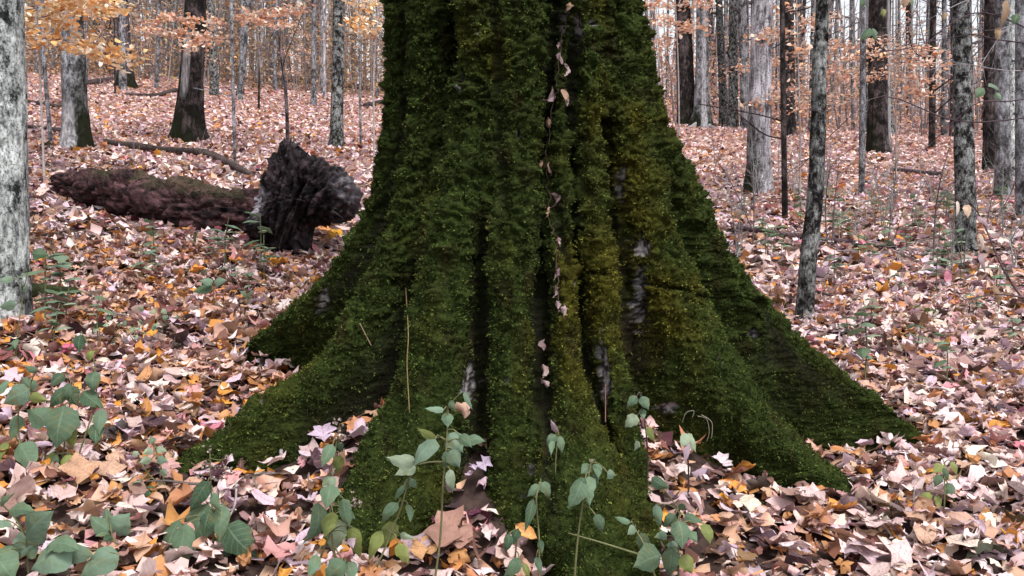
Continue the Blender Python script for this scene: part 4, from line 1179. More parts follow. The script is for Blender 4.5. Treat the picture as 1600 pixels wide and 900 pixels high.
simple_log("fallen_branch", "long dark curved branch lying behind the fallen log", [(165, 230), (215, 238), (264, 244), (321, 249), (360, 266), (393, 283)], [9, 11, 11, 12, 11, 8], (.03, .022, .02), (.09, .065, .06), cat="branch", lift=.8)
simple_log("fallen_branch", "pale stick crossing the end of the long curved branch", [(352, 284), (398, 262)], [3, 2.5], (.3, .28, .28), (.45, .42, .42), cat="branch", lift=1.2)
simple_log("fallen_log", "long dark log lying far up the slope left of the mossy trunk", [(440, 122), (520, 124), (606, 116)], [13, 13, 11], (.02, .015, .015), (.07, .05, .05), lift=.7)
simple_log("fallen_log", "short dark log lying left of the wide footed brown tree", [(130, 136), (178, 128)], [11, 9], (.03, .02, .02), (.1, .07, .07), lift=.7)
simple_log("fallen_branch", "thin dark branch on the slope left of the streaked trunk", [(195, 152), (240, 154), (274, 146)], [6, 7, 8], (.03, .02, .02), (.09, .06, .06), cat="branch", lift=.8)
simple_log("fallen_branch", "dark branch stub showing beside the left edge of the mossy trunk", [(570, 170), (608, 163)], [8, 10], (.02, .015, .015), (.06, .045, .045), cat="branch", lift=.7)
simple_log("fallen_branch", "dark stick between lichen spotted trunk and grey trunk, upper one", [(46, 164), (95, 172)], [6, 6], (.03, .02, .02), (.09, .06, .06), cat="branch", lift=.8)
simple_log("fallen_branch", "dark stick between lichen spotted trunk and grey trunk, lower one", [(46, 207), (96, 212)], [8, 8], (.03, .02, .02), (.08, .06, .06), cat="branch", lift=.8)
simple_log("fallen_log", "long thin dark log lying behind the dark spotted sapling", [(1145, 364), (1220, 376), (1300, 386), (1400, 396)], [8, 9, 8, 7], (.05, .03, .035), (.15, .10, .11), lift=.7)
simple_log("fallen_log", "dark rotten stick on the slope in front of the lit side trunk", [(1395, 272), (1470, 280)], [7, 7], (.03, .02, .025), (.09, .06, .065), lift=.8)
simple_log("fallen_branch", "dark stick lying on the litter right of the dark spotted sapling", [(1270, 468), (1310, 478), (1345, 482)], [4, 4, 3], (.04, .03, .03), (.12, .1, .1), cat="branch", lift=1.5)
simple_log("mossy_log", "small green mossy log half buried in the litter at right", [(1420, 497), (1462, 506)], [14, 13], (.03, .045, .012), (.05, .075, .02), lift=.5)
simple_log("mossy_root", "low mossy root at the foot of the lichen spotted trunk", [(20, 480), (70, 474), (125, 470)], [34, 24, 10], (.02, .03, .01), (.045, .055, .02), lift=.4, cat="root")
simple_log("twig", "bare grey twig lying in front of the front right root", [(862, 832), (878, 862), (902, 897)], [5, 5, 4], (.2, .18, .19), (.4, .37, .38), cat="twig", lift=4)
simple_log("twig", "short pale twig on the bare soil beside the lower left root", [(437, 712), (440, 738)], [7, 6], (.3, .27, .28), (.5, .46, .46), cat="twig", lift=1.5)
simple_log("twig", "curled grey twig on the litter in the lower left", [(120, 832), (140, 812)], [7, 5], (.4, .3, .27), (.55, .42, .38), cat="twig", lift=2)

# ------------------------------------------------------------------ green plants in the foreground
def blade(B, T, width, face, rng, droop=.2, kind='ovate', fold=.35):
    """leaf from base B to tip T, real curved blade; returns V,F,uv (world)"""
    B, T = Vector(B), Vector(T); ax = (T - B); L = ax.length; ax.normalize()
    side = ax.cross(face); side.normalize(); nor = side.cross(ax); nor.normalize()
    if nor.dot(face) < 0: nor = -nor
    n = 8; t = np.linspace(0, 1, n)
    w = np.interp(t, [0, .1, .28, .5, .72, .9, 1], [.04, .62, 1, .93, .60, .20, 0.0]) * width / 2
    w = w * (1 + rng.normal(0, .05, n))
    arch = np.sin(t * PI) * L * droop
    k = rng.normal(0, .05)
    V_, uv, F_ = [], [], []
    rows = (-1, -.5, 0, .5, 1)
    ph = rng.uniform(0, 6)
    for a in range(n):
        for r in rows:
            jag = 1 + (.07 if a % 2 else -.05) * (abs(r) == 1)
            up = arch[a] + (-fold * abs(r) + .10 * math.sin(ph + a * 1.7 + r * 2)) * w[a] * (1 if abs(r) else .3)
            p = B + ax * (L * t[a] - (.04 * L * abs(r) if a > 0 else 0)) + side * (w[a] * r * jag + math.sin(t[a] * PI) * L * k) + nor * up
            V_.append(tuple(p)); uv.append((t[a], r * .55))
    for a in range(n - 1):
        for r in range(4):
            q = (a * 5 + r, a * 5 + r + 1, (a + 1) * 5 + r + 1, (a + 1) * 5 + r); F_.append(q)
    return np.array(V_), np.array(F_), np.array(uv)

GREEN = {'g': (.105, .165, .10), 'b': (.145, .215, .15), 'd': (.055, .10, .055), 'y': (.19, .22, .06), 'p': (.26, .32, .22), 'o': (.40, .30, .10), 'm': (.30, .22, .26), 'w': (.48, .40, .34), 'k': (.5, .36, .26), 'r': (.26, .17, .10)}
prng = np.random.default_rng(77)
def plant(name, label, d, stems, leaves, fluff=(), cat="plant", group=None, stem_w=.0035, stem_col=(.13, .13, .06), base=None, spread=.06, petiole=True):
    """stems: px polylines from the ground up; leaves: (base x, y, tip x, y, width px, colour)"""
    b = at(*stems[0][0], d) if base is None else base
    e = empty(name, b, label, cat, group); bo = np.array(b)
    stem_pts = []
    for st in stems:
        w3 = [at(px, py, d + (0 if k == 0 else prng.normal(0, .012))) for k, (px, py) in enumerate(st)]
        g0 = w3[0].copy(); gzz = float(gz(g0.x, g0.y))
        if g0.z > gzz and (st is stems[0]) and g0.z - gzz < .35: w3.insert(0, Vector((g0.x, g0.y + .01, gzz - .02)))
        cp = curve_pts(w3, 18); stem_pts.append(cp)
        V_, F_ = tube(cp, np.linspace(stem_w, stem_w * .5, len(cp)), 6, False)
        link("stem", make_mesh("stem", V_ - bo, F_, np.full((len(V_), 3), stem_col)), M['stem'], e)
    allp = np.concatenate(stem_pts)
    for bx, by, tx, ty, w, ck in leaves:
        off = prng.uniform(-spread, spread * .4); off2 = off + prng.uniform(-.045, .02)
        B = at(bx, by, d + off); T = at(tx, ty, d + off2)
        face = Vector((prng.normal(0, .3), -1, prng.uniform(.1, .9))); face.normalize()
        V_, F_, uv = blade(B, T, w * d / FPX * 1.12, face, prng, prng.uniform(.05, .2))
        near = allp[np.argmin(((allp - np.array(B)) ** 2).sum(1))]
        cc = np.array(GREEN[ck]) * prng.uniform(.8, 1.2)
        cv = np.clip(cc * (1 + .08 * prng.normal(0, 1, (len(V_), 1))), 0.01, .8)
        o = link("leaf", make_mesh("leaf", V_ - bo, F_, cv, uv), M['green'] if ck not in 'mwkr' else M['litter'], e)
        if petiole and np.linalg.norm(near - np.array(B)) < .25:
            m_ = (near + np.array(B)) / 2 + np.array([0, 0, .008])
            Vp, Fp = tube(curve_pts([near, m_, np.array(B)], 6), stem_w * .45, 5, False)
            link("petiole", make_mesh("petiole", Vp - bo, Fp, np.full((len(Vp), 3), stem_col)), M['stem'], o)
    for fx, fy, sz in fluff:
        mb = MB(); c = np.array(at(fx, fy, d)); s = sz * d / FPX
        for k in range(9):
            q = c + prng.normal(0, .38, 3) * s
            v = prng.normal(0, 1, (12, 3)); v /= np.linalg.norm(v, axis=1)[:, None]
            tri = prng.integers(0, 12, (16, 3))
            mb.add(q + v * s * prng.uniform(.16, .3) - bo, tri, np.array((.42, .33, .30)) * prng.uniform(.6, 1.25))
        fo = link("seed_head", mb.mesh("seed_head", False), M['fluff'], e)
        near = allp[np.argmin(((allp - c) ** 2).sum(1))]
        Vp, Fp = tube(curve_pts([near, (near + c) / 2 + np.array([0, 0, -.004]), c], 6), .0012, 5, False)
        link("stalk", make_mesh("stalk", Vp - bo, Fp, np.full((len(Vp), 3), stem_col)), M['stem'], fo)
    return e

plant("broad_leaved_plant", "plant with big broad grey green leaves in the bottom left corner", 1.98, [[(60, 985), (45, 900), (41, 838)], [(70, 985), (100, 900), (112, 862)]],
      [(41, 842, 86, 796, 44, 'b'), (44, 828, 32, 874, 40, 'b'), (14, 797, 58, 800, 20, 'g'), (114, 858, 46, 892, 50, 'b'), (76, 850, 128, 862, 24, 'g'), (98, 868, 150, 868, 28, 'b'), (186, 866, 122, 905, 36, 'b'), (-6, 868, 24, 908, 46, 'g'),
       (10, 812, -12, 825, 26, 'b'), (60, 858, 40, 868, 20, 'g'), (20, 852, -4, 878, 28, 'g'), (0, 785, 24, 770, 14, 'g'), (90, 842, 70, 868, 26, 'g')])
plant("small_leafy_plant", "small plant with three pointed leaves on the pale litter, lower left", 2.15, [[(200, 925), (186, 866), (174, 832)]],
      [(172, 830, 204, 800, 34, 'b'), (172, 829, 139, 806, 24, 'g'), (170, 832, 148, 838, 16, 'g'), (172, 818, 165, 792, 14, 'g'), (176, 838, 160, 846, 12, 'd')])
plant("drooping_plant", "cluster of drooping oval leaves on tall stems at the left edge", 2.5, [[(92, 790), (100, 700), (108, 640), (112, 600)], [(96, 785), (130, 690), (150, 620), (146, 560), (128, 520)], [(84, 790), (40, 720), (28, 650), (48, 600)]],
      [(101, 634, 88, 704, 48, 'g'), (74, 662, 40, 640, 32, 'g'), (52, 612, 32, 588, 20, 'g'), (46, 610, 4, 632, 30, 'b'), (14, 598, -12, 618, 24, 'g'), (28, 648, 17, 690, 27, 'g'), (30, 693, 54, 738, 34, 'g'), (10, 690, -6, 738, 25, 'y'),
       (148, 580, 147, 615, 20, 'g'), (126, 523, 124, 552, 18, 'd'), (100, 584, 79, 606, 17, 'd'), (106, 608, 76, 638, 22, 'd'), (112, 604, 123, 636, 22, 'd'), (130, 611, 164, 638, 24, 'd'), (158, 638, 155, 682, 19, 'g'), (152, 660, 150, 696, 21, 'd'),
       (46, 620, 78, 627, 15, 'y'), (112, 668, 115, 702, 17, 'y'), (82, 706, 70, 760, 19, 'y'), (88, 710, 88, 762, 19, 'g'), (100, 713, 110, 738, 19, 'y'), (58, 580, 38, 570, 10, 'g'), (110, 600, 96, 626, 16, 'g'), (134, 560, 150, 548, 13, 'y')])
plant("seeding_plant", "withering plant with fluffy seed heads and large drooping leaves, lower left", 2.2, [[(336, 915), (334, 830), (330, 770), (328, 705)], [(328, 915), (332, 860), (334, 800)]],
      [(325, 752, 295, 802, 24, 'd'), (325, 788, 300, 872, 46, 'g'), (280, 812, 256, 898, 30, 'g'), (290, 818, 285, 900, 32, 'g'), (354, 820, 405, 872, 44, 'd'), (348, 788, 342, 852, 22, 'g'), (352, 834, 350, 910, 24, 'g'), (320, 878, 335, 910, 20, 'g'), (333, 770, 346, 800, 14, 'g'), (327, 800, 318, 840, 20, 'd')],
      [(327, 703, 9), (320, 728, 10), (331, 745, 10), (354, 717, 8), (356, 733, 9), (309, 742, 8), (341, 728, 7), (348, 746, 7)])
plant("seeding_plant", "withering plant with fluffy seed heads in front of the broad front left root", 2.02, [[(535, 920), (520, 850), (516, 790), (520, 730), (531, 662)], [(488, 905), (505, 860), (517, 830)], [(548, 900), (535, 875), (520, 850)]],
      [(520, 694, 502, 732, 18, 'g'), (530, 690, 536, 707, 13, 'g'), (532, 712, 527, 742, 15, 'y'), (515, 744, 502, 762, 11, 'g'), (520, 744, 517, 770, 13, 'p'), (517, 757, 509, 797, 26, 'g'), (497, 785, 473, 850, 25, 'g'), (536, 779, 547, 828, 19, 'g'),
       (520, 800, 507, 842, 26, 'y'), (528, 811, 520, 866, 32, 'p'), (550, 823, 563, 874, 22, 'y'), (495, 866, 480, 905, 17, 'g'), (540, 878, 506, 908, 28, 'g'), (543, 878, 553, 908, 23, 'g'), (548, 838, 552, 858, 13, 'm'), (541, 800, 556, 812, 10, 'g')],
      [(531, 663, 12), (537, 685, 9), (526, 680, 8), (521, 735, 9), (552, 783, 10), (560, 786, 8)])
plant("tall_seedling", "tall seedling with pointed leaves standing before the valley left of the middle ridge", 2.06, [[(678, 920), (688, 840), (692, 760), (698, 690), (700, 640)], [(692, 722), (672, 722), (652, 726)], [(698, 690), (688, 683), (680, 687)]],
      [(694, 640, 662, 638, 10, 'b'), (698, 644, 700, 669, 17, 'g'), (681, 687, 650, 668, 14, 'y'), (680, 686, 646, 730, 30, 'b'), (702, 677, 724, 708, 30, 'b'), (727, 690, 760, 690, 17, 'g'), (650, 722, 601, 714, 21, 'p'), (650, 730, 616, 743, 20, 'p'), (703, 704, 719, 732, 22, 'b'), (700, 704, 695, 734, 15, 'g'),
       (703, 733, 707, 772, 14, 'p'), (725, 612, 739, 642, 8, 'b'), (705, 625, 712, 645, 9, 'g'), (704, 770, 697, 742, 9, 'm'), (718, 680, 738, 700, 16, 'g')])
plant("small_seedling", "seedling with a fluffy top left of the tall seedling", 2.08, [[(572, 920), (598, 865), (624, 800), (640, 745)]],
      [(640, 749, 627, 767, 13, 'g'), (641, 749, 652, 764, 11, 'g'), (632, 759, 616, 782, 9, 'g'), (622, 786, 597, 818, 16, 'g'), (637, 788, 641, 818, 11, 'g'), (618, 816, 596, 858, 23, 'y'), (596, 829, 576, 878, 20, 'y'), (622, 849, 639, 883, 18, 'y'), (625, 835, 650, 842, 10, 'p')], [(641, 741, 10)])
hp = trunk_hit(870, 690)
plant("tiny_seedling", "tiny seedling rooted in the crack of the trunk, middle ridge", hp.y - .05, [[(868, 735), (870, 700), (872, 674)]],
      [(868, 679, 854, 698, 14, 'g'), (875, 681, 878, 710, 13, 'g'), (866, 689, 861, 713, 9, 'g'), (870, 676, 860, 655, 9, 'm')], stem_w=.002)
plant("leafy_seedling", "bushy seedling with oval leaves in front of the front right root", 2.02, [[(897, 920), (902, 850), (910, 790), (924, 722)]],
      [(925, 727, 907, 741, 17, 'g'), (932, 724, 935, 750, 13, 'g'), (949, 738, 963, 743, 14, 'b'), (920, 744, 922, 792, 26, 'g'), (910, 749, 886, 798, 26, 'g'), (930, 804, 941, 834, 16, 'g'), (914, 748, 898, 770, 16, 'g'), (926, 742, 934, 760, 12, 'g')], [(924, 720, 6)])
plant("slender_seedling", "slender seedling among brown leaves below the middle ridge", 2.1, [[(843, 920), (842, 840), (838, 780), (845, 752)], [(800, 910), (805, 870), (808, 835)]],
      [(845, 754, 859, 780, 17, 'g'), (842, 757, 823, 777, 13, 'g'), (834, 779, 819, 834, 14, 'd'), (795, 834, 789, 864, 13, 'd'), (810, 827, 802, 852, 15, 'd'), (812, 874, 786, 902, 19, 'g'), (843, 844, 847, 868, 10, 'd'), (818, 880, 828, 905, 10, 'y'), (838, 870, 845, 900, 10, 'g')])
plant("slender_seedling", "slender seedling standing in the leaf filled pocket right of the front right root", 2.45, [[(1008, 815), (1012, 740), (1010, 680), (1000, 618)]],
      [(995, 619, 979, 637, 13, 'g'), (1003, 619, 1014, 642, 15, 'g'), (995, 649, 976, 669, 20, 'p'), (1002, 639, 1006, 657, 11, 'g'), (1012, 667, 1023, 692, 12, 'y'), (1000, 618, 999, 612, 6, 'b'), (996, 688, 990, 706, 9, 'p')], stem_col=(.05, .035, .03))
plant("bushy_plant", "bushy plant with rounded leaves at the bottom, right of the front right root", 2.1, [[(1060, 925), (1060, 860), (1062, 798)], [(1030, 925), (1010, 860), (990, 822)], [(1010, 870), (940, 848), (888, 833)]],
      [(993, 824, 980, 836, 14, 'b'), (1000, 833, 1012, 864, 20, 'g'), (1033, 868, 988, 887, 38, 'g'), (1050, 858, 1045, 902, 26, 'g'), (1060, 813, 1066, 860, 28, 'g'), (1070, 804, 1100, 816, 17, 'g'), (1055, 804, 1036, 824, 17, 'g'), (1100, 818, 1110, 852, 20, 'y'), (1043, 837, 1021, 840, 13, 'b'),
       (1025, 788, 1031, 825, 13, 'b'), (1018, 747, 1047, 763, 17, 'd'), (1065, 868, 1082, 898, 22, 'y'), (985, 817, 958, 807, 9, 'g'), (1062, 796, 1070, 788, 10, 'g'), (1075, 830, 1090, 848, 16, 'g'), (1048, 845, 1056, 868, 16, 'b')])
plant("wilted_seedling", "wilted pale seedling beside the low root in the right pocket", 2.5, [[(1076, 745), (1074, 700), (1074, 678)]], [(1073, 677, 1064, 700, 15, 'p'), (1075, 677, 1088, 708, 17, 'p'), (1074, 690, 1070, 725, 10, 'm')], stem_col=(.05, .035, .035))
plant("slender_seedling", "slender drooping seedling in the litter at lower right", 2.62, [[(1474, 812), (1476, 770), (1475, 724)]],
      [(1475, 727, 1456, 740, 16, 'y'), (1487, 721, 1495, 745, 12, 'y'), (1452, 769, 1439, 799, 15, 'y'), (1480, 754, 1492, 783, 15, 'g'), (1465, 774, 1466, 797, 11, 'y'), (1474, 732, 1482, 752, 11, 'g'), (1470, 742, 1460, 762, 12, 'g')])
plant("small_seedling", "light green small leaved sprig at the tip of the lower left root", 2.42, [[(262, 790), (255, 745), (240, 690)], [(258, 760), (236, 745), (218, 720)]],
      [(240, 692, 234, 683, 10, 'b'), (244, 700, 262, 706, 11, 'p'), (240, 706, 222, 710, 11, 'p'), (246, 715, 264, 722, 12, 'b'), (236, 718, 216, 724, 12, 'p'), (250, 735, 262, 745, 10, 'p'), (220, 752, 206, 755, 10, 'p'), (225, 762, 240, 780, 18, 'd'), (245, 760, 250, 778, 12, 'g'), (215, 712, 208, 704, 9, 'p')])
plant("small_seedling", "round leaved seedling at the upper left beside the log", 7.2, [[(152, 352), (150, 338), (148, 325)]],
      [(148, 325, 132, 320, 12, 'b'), (150, 328, 170, 322, 9, 'b'), (152, 328, 156, 345, 17, 'b'), (156, 330, 182, 336, 11, 'b'), (140, 334, 120, 342, 9, 'b')], stem_w=.004)
plant("small_seedling", "grey green seedling left of the round leaved one by the log", 6.8, [[(100, 352), (100, 338)]], [(100, 338, 88, 330, 10, 'b'), (100, 338, 86, 344, 11, 'b'), (101, 337, 112, 330, 9, 'b'), (102, 338, 116, 342, 9, 'b')], stem_w=.004)
plant("small_seedling", "two leaved seedling in the litter left of the upper left root", 4.2, [[(334, 470), (333, 440)]], [(333, 440, 310, 438, 11, 'b'), (335, 440, 356, 438, 13, 'b'), (332, 446, 300, 456, 18, 'd')], stem_w=.003)
plant("small_seedling", "grey green seedling below the root plate", 4.3, [[(388, 480), (386, 462)]], [(386, 462, 374, 455, 10, 'b'), (386, 462, 398, 452, 10, 'b'), (386, 464, 390, 480, 13, 'b')], stem_w=.003)
plant("creeping_plant", "patch of tiny pale leaves creeping over the litter at left", 3.6, [[(172, 538), (200, 515), (240, 500), (262, 490)], [(200, 520), (220, 540), (250, 520)]],
      [(x + 6 * math.cos(k * 2.1), y, x + 6 * math.cos(k * 2.1) + 9 * math.cos(k * 1.3), y + 7 * math.sin(k * 1.9), 9, 'p' if k % 2 else 'b') for k, (x, y) in enumerate([(160, 495), (168, 505), (176, 498), (185, 508), (196, 502), (205, 514), (214, 506), (222, 512), (230, 520), (212, 486), (240, 512), (248, 505), (256, 498), (180, 540), (196, 536), (204, 528), (220, 530), (262, 484), (270, 496), (238, 490)])], stem_w=.002)
plant("green_vine", "thin green stem with a few leaves climbing beside the lichen spotted trunk", 3.4, [[(25, 555), (30, 500), (38, 450)]],
      [(25, 476, -2, 480, 16, 'b'), (20, 434, -5, 440, 12, 'b'), (50, 396, 78, 400, 17, 'd'), (26, 530, 24, 546, 9, 'g'), (24, 540, 8, 548, 8, 'd'), (36, 455, 46, 448, 8, 'g')], stem_w=.003, stem_col=(.12, .14, .06))
# copied seedlings in the thicket on the right
seed_protos = []
for k in range(4):
    rr = np.random.default_rng(300 + k)
    h = rr.uniform(.14, .32)
    Vs, Fs = tube([(0, 0, -.03), (rr.normal(0, .01), 0, h * .6), (rr.normal(0, .02), 0, h)], [.003, .0025, .002], 5, False)
    sm = make_mesh("stem", Vs, Fs, np.full((len(Vs), 3), (.12, .13, .07))); sm.materials.append(M['stem'])
    lv = []
    for q in range(7):
        a = rr.uniform(0, 6.28); z0 = h * rr.uniform(.45, 1); L = rr.uniform(.05, .10)
        B = Vector((0, 0, z0)); T = B + Vector((math.cos(a) * L, math.sin(a) * L, rr.uniform(-.04, .02)))
        v, f, uv = blade(B, T, L * .62, Vector((0, 0, 1)), rr, .12)
        cc = np.array(GREEN[['g', 'b', 'p', 'b'][rr.integers(4)]]) * rr.uniform(.8, 1.2)
        me = make_mesh("leaf", v, f, np.tile(cc, (len(v), 1)), uv); me.materials.append(M['green']); lv.append(me)
    seed_protos.append((sm, lv))
def seedling(px, py, label, group, k):
    p = on_ground(px, py)
    e = empty("seedling", p, label, "plant", group); e.rotation_euler = (0, 0, random.uniform(0, 6.28)); s = random.uniform(.8, 1.5); e.scale = (s,) * 3
    sm, lv = seed_protos[k]
    link("stem", sm, None, e)
    for me in lv: link("leaf", me, None, e)
sr = random.Random(9)
for k in range(34):
    seedling(sr.uniform(1300, 1600), sr.uniform(330, 430), "small grey green seedling in the thicket at the right", "seedlings in the right thicket", k % 4)
for k in range(12):
    seedling(sr.uniform(1150, 1320), sr.uniform(320, 410), "small grey green seedling between pale trunk and dark sapling", "seedlings behind the dark sapling", k % 4)
for k in range(14):
    seedling(sr.uniform(60, 470), sr.uniform(380, 560), "small grey green seedling scattered in the litter at left", "seedlings in the left litter", k % 4)
for k in range(12):
    seedling(sr.uniform(1300, 1590), sr.uniform(440, 620), "small green seedling scattered in the litter at lower right", "seedlings in the right litter", k % 4)

# ------------------------------------------------------------------ bare twig shrubs and saplings
def shrub(label, d, stems, col=(.10, .075, .08), w=.006, leaves=(), name="bare_shrub", cat="shrub", twigs=6, group=None):
    b = at(*stems[0][0], d); b.z = float(gz(b.x, b.y)) if abs(b.z - float(gz(b.x, b.y))) < 1.5 else b.z
    e = empty(name, b, label, cat, group); bo = np.array(b)
    for st in stems:
        dd = d
        cp = curve_pts([at(px, py, d + k * random.uniform(-.05, .05)) for k, (px, py) in enumerate(st)], 16)
        V_, F_ = tube(cp, np.linspace(w, w * .35, len(cp)), 6, False)
        so = link("stem", make_mesh("stem", V_ - bo, F_, np.full((len(V_), 3), col)), M['twig'], e)
        L = np.linalg.norm(cp[-1] - cp[0])
        for q in range(twigs):
            k = random.randrange(3, len(cp) - 1); t = cp[k] - cp[k - 1]; t /= np.linalg.norm(t)
            dv = t * .6 + np.random.default_rng(q + int(abs(st[0][0]))).normal(0, .6, 3); ll = L * random.uniform(.10, .30)
            p1 = cp[k] + dv * ll * .5; p2 = cp[k] + dv * ll + np.array([0, 0, .1 * ll])
            Vt, Ft = tube(curve_pts([cp[k], p1, p2], 6), np.linspace(w * .4, w * .15, 7)[:len(curve_pts([cp[k], p1, p2], 6))], 4, False)
            link("twig", make_mesh("twig", Vt - bo, Ft, np.full((len(Vt), 3), col)), M['twig'], so)
    for bx, by, tx, ty, wpx, ck in leaves:
        B = at(bx, by, d); T = at(tx, ty, d - .02)
        V_, F_, uv = blade(B, T, wpx * d / FPX, Vector((random.gauss(0, .4), -1, .4)), prng, .12, fold=.5)
        link("leaf", make_mesh("leaf", V_ - bo, F_, np.tile(np.array(GREEN[ck]) * prng.uniform(.85, 1.15), (len(V_), 1)), uv), M['green'] if ck in 'gbdyp' else M['litter'], e)
    return e
shrub("bare dark twig shrub between the mossy trunk and pale furrowed trunk", 6.8, [[(1176, 392), (1178, 320), (1172, 240), (1165, 150)], [(1176, 360), (1150, 300), (1128, 262), (1110, 240)]])
shrub("pair of thin upright bare stems right of the dark spotted sapling", 6.9, [[(1292, 378), (1290, 320), (1298, 262), (1320, 240), (1342, 226)], [(1300, 378), (1304, 320), (1312, 240)]], w=.007)
shrub("forked bare shrub before the slender light trunk", 7.0, [[(1388, 378), (1392, 340), (1400, 305), (1380, 285)], [(1388, 378), (1398, 370), (1410, 330)]])
shrub("tall bare stem left of the mottled lichen trunk", 6.6, [[(1458, 404), (1462, 330), (1472, 270), (1486, 225)], [(1462, 330), (1480, 300), (1500, 282)]], w=.008)
shrub("arching dead branch over the thicket at right", 7.2, [[(1338, 318), (1375, 308), (1410, 304)], [(1338, 318), (1320, 330), (1300, 348)]], (.22, .19, .19), .006, twigs=9)
shrub("low tangle of pale dead twigs in the right thicket", 7.0, [[(1400, 392), (1430, 378), (1462, 370)], [(1400, 392), (1392, 384), (1398, 372)], [(1325, 406), (1350, 390), (1400, 350)]], (.2, .17, .17), .005, twigs=8)
shrub("fine bare shrub at the right edge before the grey trunk", 7.0, [[(1540, 360), (1552, 300), (1570, 250)], [(1556, 345), (1580, 300), (1590, 270)]], twigs=9)
shrub("fine bare shrub beside the thin stem left of the grey trunk", 8.6, [[(75, 290), (60, 230), (48, 180)], [(78, 290), (84, 220), (92, 160)]], (.13, .10, .105), .005, twigs=9)
shrub("dry twiggy tuft at the left end of the fallen log", 7.6, [[(70, 300), (80, 280), (92, 262)], [(66, 302), (60, 282), (52, 268)], [(75, 300), (100, 285), (130, 268)]], (.25, .22, .2), .004, twigs=10)
shrub("purple grey twig shrub behind the thicket left of the mottled lichen trunk", 9, [[(1430, 330), (1436, 300), (1448, 280)], [(1440, 332), (1450, 310), (1466, 296)], [(1425, 332), (1415, 310), (1408, 300)]], (.2, .16, .2), .005, twigs=12)
shrub("tangled fine shrub on the far right slope under the pale lichen trunk", 9, [[(1590, 320), (1580, 270), (1570, 210)], [(1592, 320), (1600, 270), (1606, 200)]], (.17, .14, .15), .006, twigs=12)
shrub("straggling fine shrub in front of the twin trunks", 9.5, [[(1118, 262), (1112, 200), (1104, 140)], [(1118, 262), (1130, 210), (1140, 150)]], (.15, .12, .125), .005, twigs=12)
for k in range(38):
    px = random.uniform(1110, 1600); d = random.uniform(6, 12); x = (px - 800) / FPX * d; zb = float(gz(x, d)); py = 450 - (zb - CAM_Z) / d * FPX
    hh = random.uniform(40, 130); q = random.uniform(-25, 25)
    shrub("thin bare shrub in the twiggy undergrowth of the right slope", d, [[(px, py + 2), (px + q * .3, py - hh * .5), (px + q, py - hh)], [(px, py + 2), (px - q * .5, py - hh * .4), (px - q * 1.2, py - hh * .75)]],
          (random.uniform(.10, .30),) * 3, .0065, twigs=13, group="bare shrubs of the right undergrowth")
for k in range(8):
    px = random.uniform(50, 560); d = random.uniform(9, 16); x = (px - 800) / FPX * d; zb = float(gz(x, d)); py = 450 - (zb - CAM_Z) / d * FPX
    hh = random.uniform(40, 90); q = random.uniform(-18, 18)
    shrub("thin bare shrub on the open leaf slope at left", d, [[(px, py + 2), (px + q * .3, py - hh * .5), (px + q, py - hh)]], (.16, .13, .13), .0045, twigs=6, group="bare shrubs of the left slope")
# branches reaching in from the right, close to the camera
shrub("near bare branch with dangling pale dead leaves in front of the right thicket", 2.9, [[(1625, 505), (1570, 425), (1535, 345), (1508, 305)], [(1625, 470), (1560, 460), (1500, 470)]], (.09, .06, .065), .0045,
      [(1514, 320, 1512, 342, 15, 'k'), (1496, 314, 1494, 340, 7, 'w'), (1528, 338, 1546, 358, 9, 'm'), (1530, 364, 1534, 396, 7, 'w'), (1533, 396, 1540, 428, 10, 'm'), (1552, 444, 1560, 484, 10, 'r')], "hanging_branch", "branch", 3)
shrub("long thin dark branch arching across the upper right", 4.2, [[(1640, 72), (1560, 62), (1520, 54), (1470, 62), (1400, 72)], [(1640, 60), (1540, 20), (1480, 40), (1440, 70), (1330, 88)], [(1640, 145), (1580, 158), (1530, 160), (1490, 190), (1440, 240)], [(1640, 180), (1500, 190), (1380, 150), (1310, 200), (1250, 262)]], (.075, .055, .065), .0045,
      [(1360, 44, 1343, 65, 15, 'd'), (1364, 44, 1368, 66, 10, 'g'), (1350, -4, 1344, 12, 13, 'd'), (1380, 14, 1380, 28, 8, 'y'), (1418, -6, 1412, 14, 14, 'r'), (1424, -6, 1424, 12, 9, 'g'), (1538, 138, 1522, 154, 16, 'g'), (1545, 130, 1562, 142, 13, 'b'), (1476, 20, 1474, 32, 11, 'r'), (1556, 145, 1564, 158, 11, 'b'), (1590, 22, 1582, 40, 14, 'd'), (1575, 0, 1562, 46, 17, 'r'), (1560, 42, 1558, 66, 10, 'r')], "hanging_branch", "branch", 10)
shrub("fine twigs hanging in the upper right corner", 5.0, [[(1640, 20), (1580, 40), (1540, 90), (1520, 130)], [(1640, 110), (1570, 110), (1500, 100), (1440, 112)], [(1640, -20), (1530, -5), (1470, 20), (1420, 50)]], (.28, .25, .27), .004, (), "hanging_branch", "branch", 14)

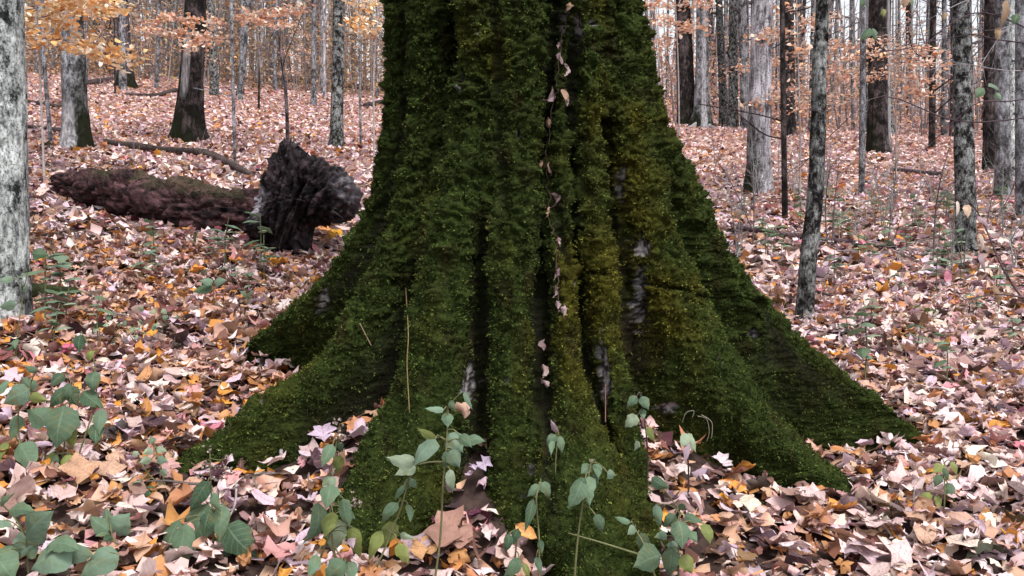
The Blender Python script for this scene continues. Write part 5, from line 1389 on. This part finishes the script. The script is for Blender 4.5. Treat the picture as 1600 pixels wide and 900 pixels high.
# ------------------------------------------------------------------ dead vine on the trunk
vp = [(892, -12), (882, 40), (878, 75), (872, 130), (866, 160), (858, 200), (855, 262), (858, 300), (857, 345), (872, 378), (868, 430), (874, 470), (882, 495)]
vw = [trunk_hit(px, py, .040) for px, py in vp]
e = empty("dead_vine", vw[-1], "dead vine with shrivelled mauve leaves hanging down a crack of the mossy trunk", "vine")
cp = curve_pts(vw, 60) + RNG.normal(0, .004, (len(curve_pts(vw, 60)), 3)) * [1, .6, .4]; V_, F_ = tube(cp, .0014, 5, False)
link("stem", make_mesh("stem", V_ - np.array(vw[-1]), F_, np.full((len(V_), 3), (.06, .04, .03))), M['twig'], e)
for px, py, sz, dx in [(874, 92, 20, 3), (882, 108, 16, 2), (862, 145, 20, -8), (883, 150, 22, 4), (886, 160, 16, -3), (856, 192, 16, 2), (846, 258, 14, 6), (858, 262, 16, 4), (856, 312, 22, 4), (860, 332, 16, 0), (872, 378, 14, 6), (872, 425, 20, -4), (866, 455, 16, 4), (872, 478, 16, 4), (882, 488, 22, 4), (880, 70, 14, -6), (893, 12, 20, 6), (850, 540, 20, 2), (848, 580, 20, 3), (845, 600, 16, 3)]:
    B = trunk_hit(px, py - sz / 2, .045); T = trunk_hit(px + dx, py + sz / 2, .058)
    T = B + (T - B) * random.uniform(.7, 1.2) + Vector((random.gauss(0, .012), random.gauss(0, .006), 0))
    v, f, uv = blade(B, T, sz * random.uniform(.3, .6) * B.y / FPX, Vector((random.gauss(0, .9), -1, random.gauss(.2, .5))), prng, random.uniform(-.3, .4), fold=1.5)
    v = v + prng.normal(0, .0022, v.shape)
    cc = np.array([(.22, .15, .16), (.32, .23, .23), (.14, .09, .09), (.26, .16, .11)][prng.integers(4)])
    link("leaf", make_mesh("leaf", v - np.array(vw[-1]), f, np.tile(cc, (len(v), 1)), uv), M['litter'], e)
def thin_stem(label, pts, col, w=.0018, lift=.025):
    w3 = [trunk_hit(px, py, lift) for px, py in pts]
    V_, F_ = tube(curve_pts(w3, 24), w, 5, True)
    o = link("dry_stalk", make_mesh("dry_stalk", V_ - np.array(w3[0]), F_, np.full((len(V_), 3), col)), M['stem']); o.location = w3[0]
    tag(o, label, "stalk")
thin_stem("thin yellowish dry stalk hanging down the broad front left ridge", [(634, 450), (638, 520), (636, 570), (640, 645)], (.16, .12, .05))
thin_stem("short dry needle stuck on the moss of the lower left root", [(562, 505), (580, 540)], (.3, .2, .14))
thin_stem("brown dry stalk standing on the narrow ridge right of the middle", [(946, 600), (946, 660)], (.14, .07, .05))
for k, pts in enumerate([[(1066, 660), (1072, 645), (1084, 642), (1082, 652)], [(1090, 650), (1104, 655), (1108, 675), (1104, 690)], [(1096, 648), (1112, 660), (1112, 685)]]):
    thin_stem("pale curled tendril on the low root at right", pts, (.30, .29, .22), .0012, .02)
    bpy.data.objects[-1 if False else [o.name for o in bpy.data.objects if o.name.startswith("dry_stalk")][-1]]["group"] = "pale tendrils on the low root"
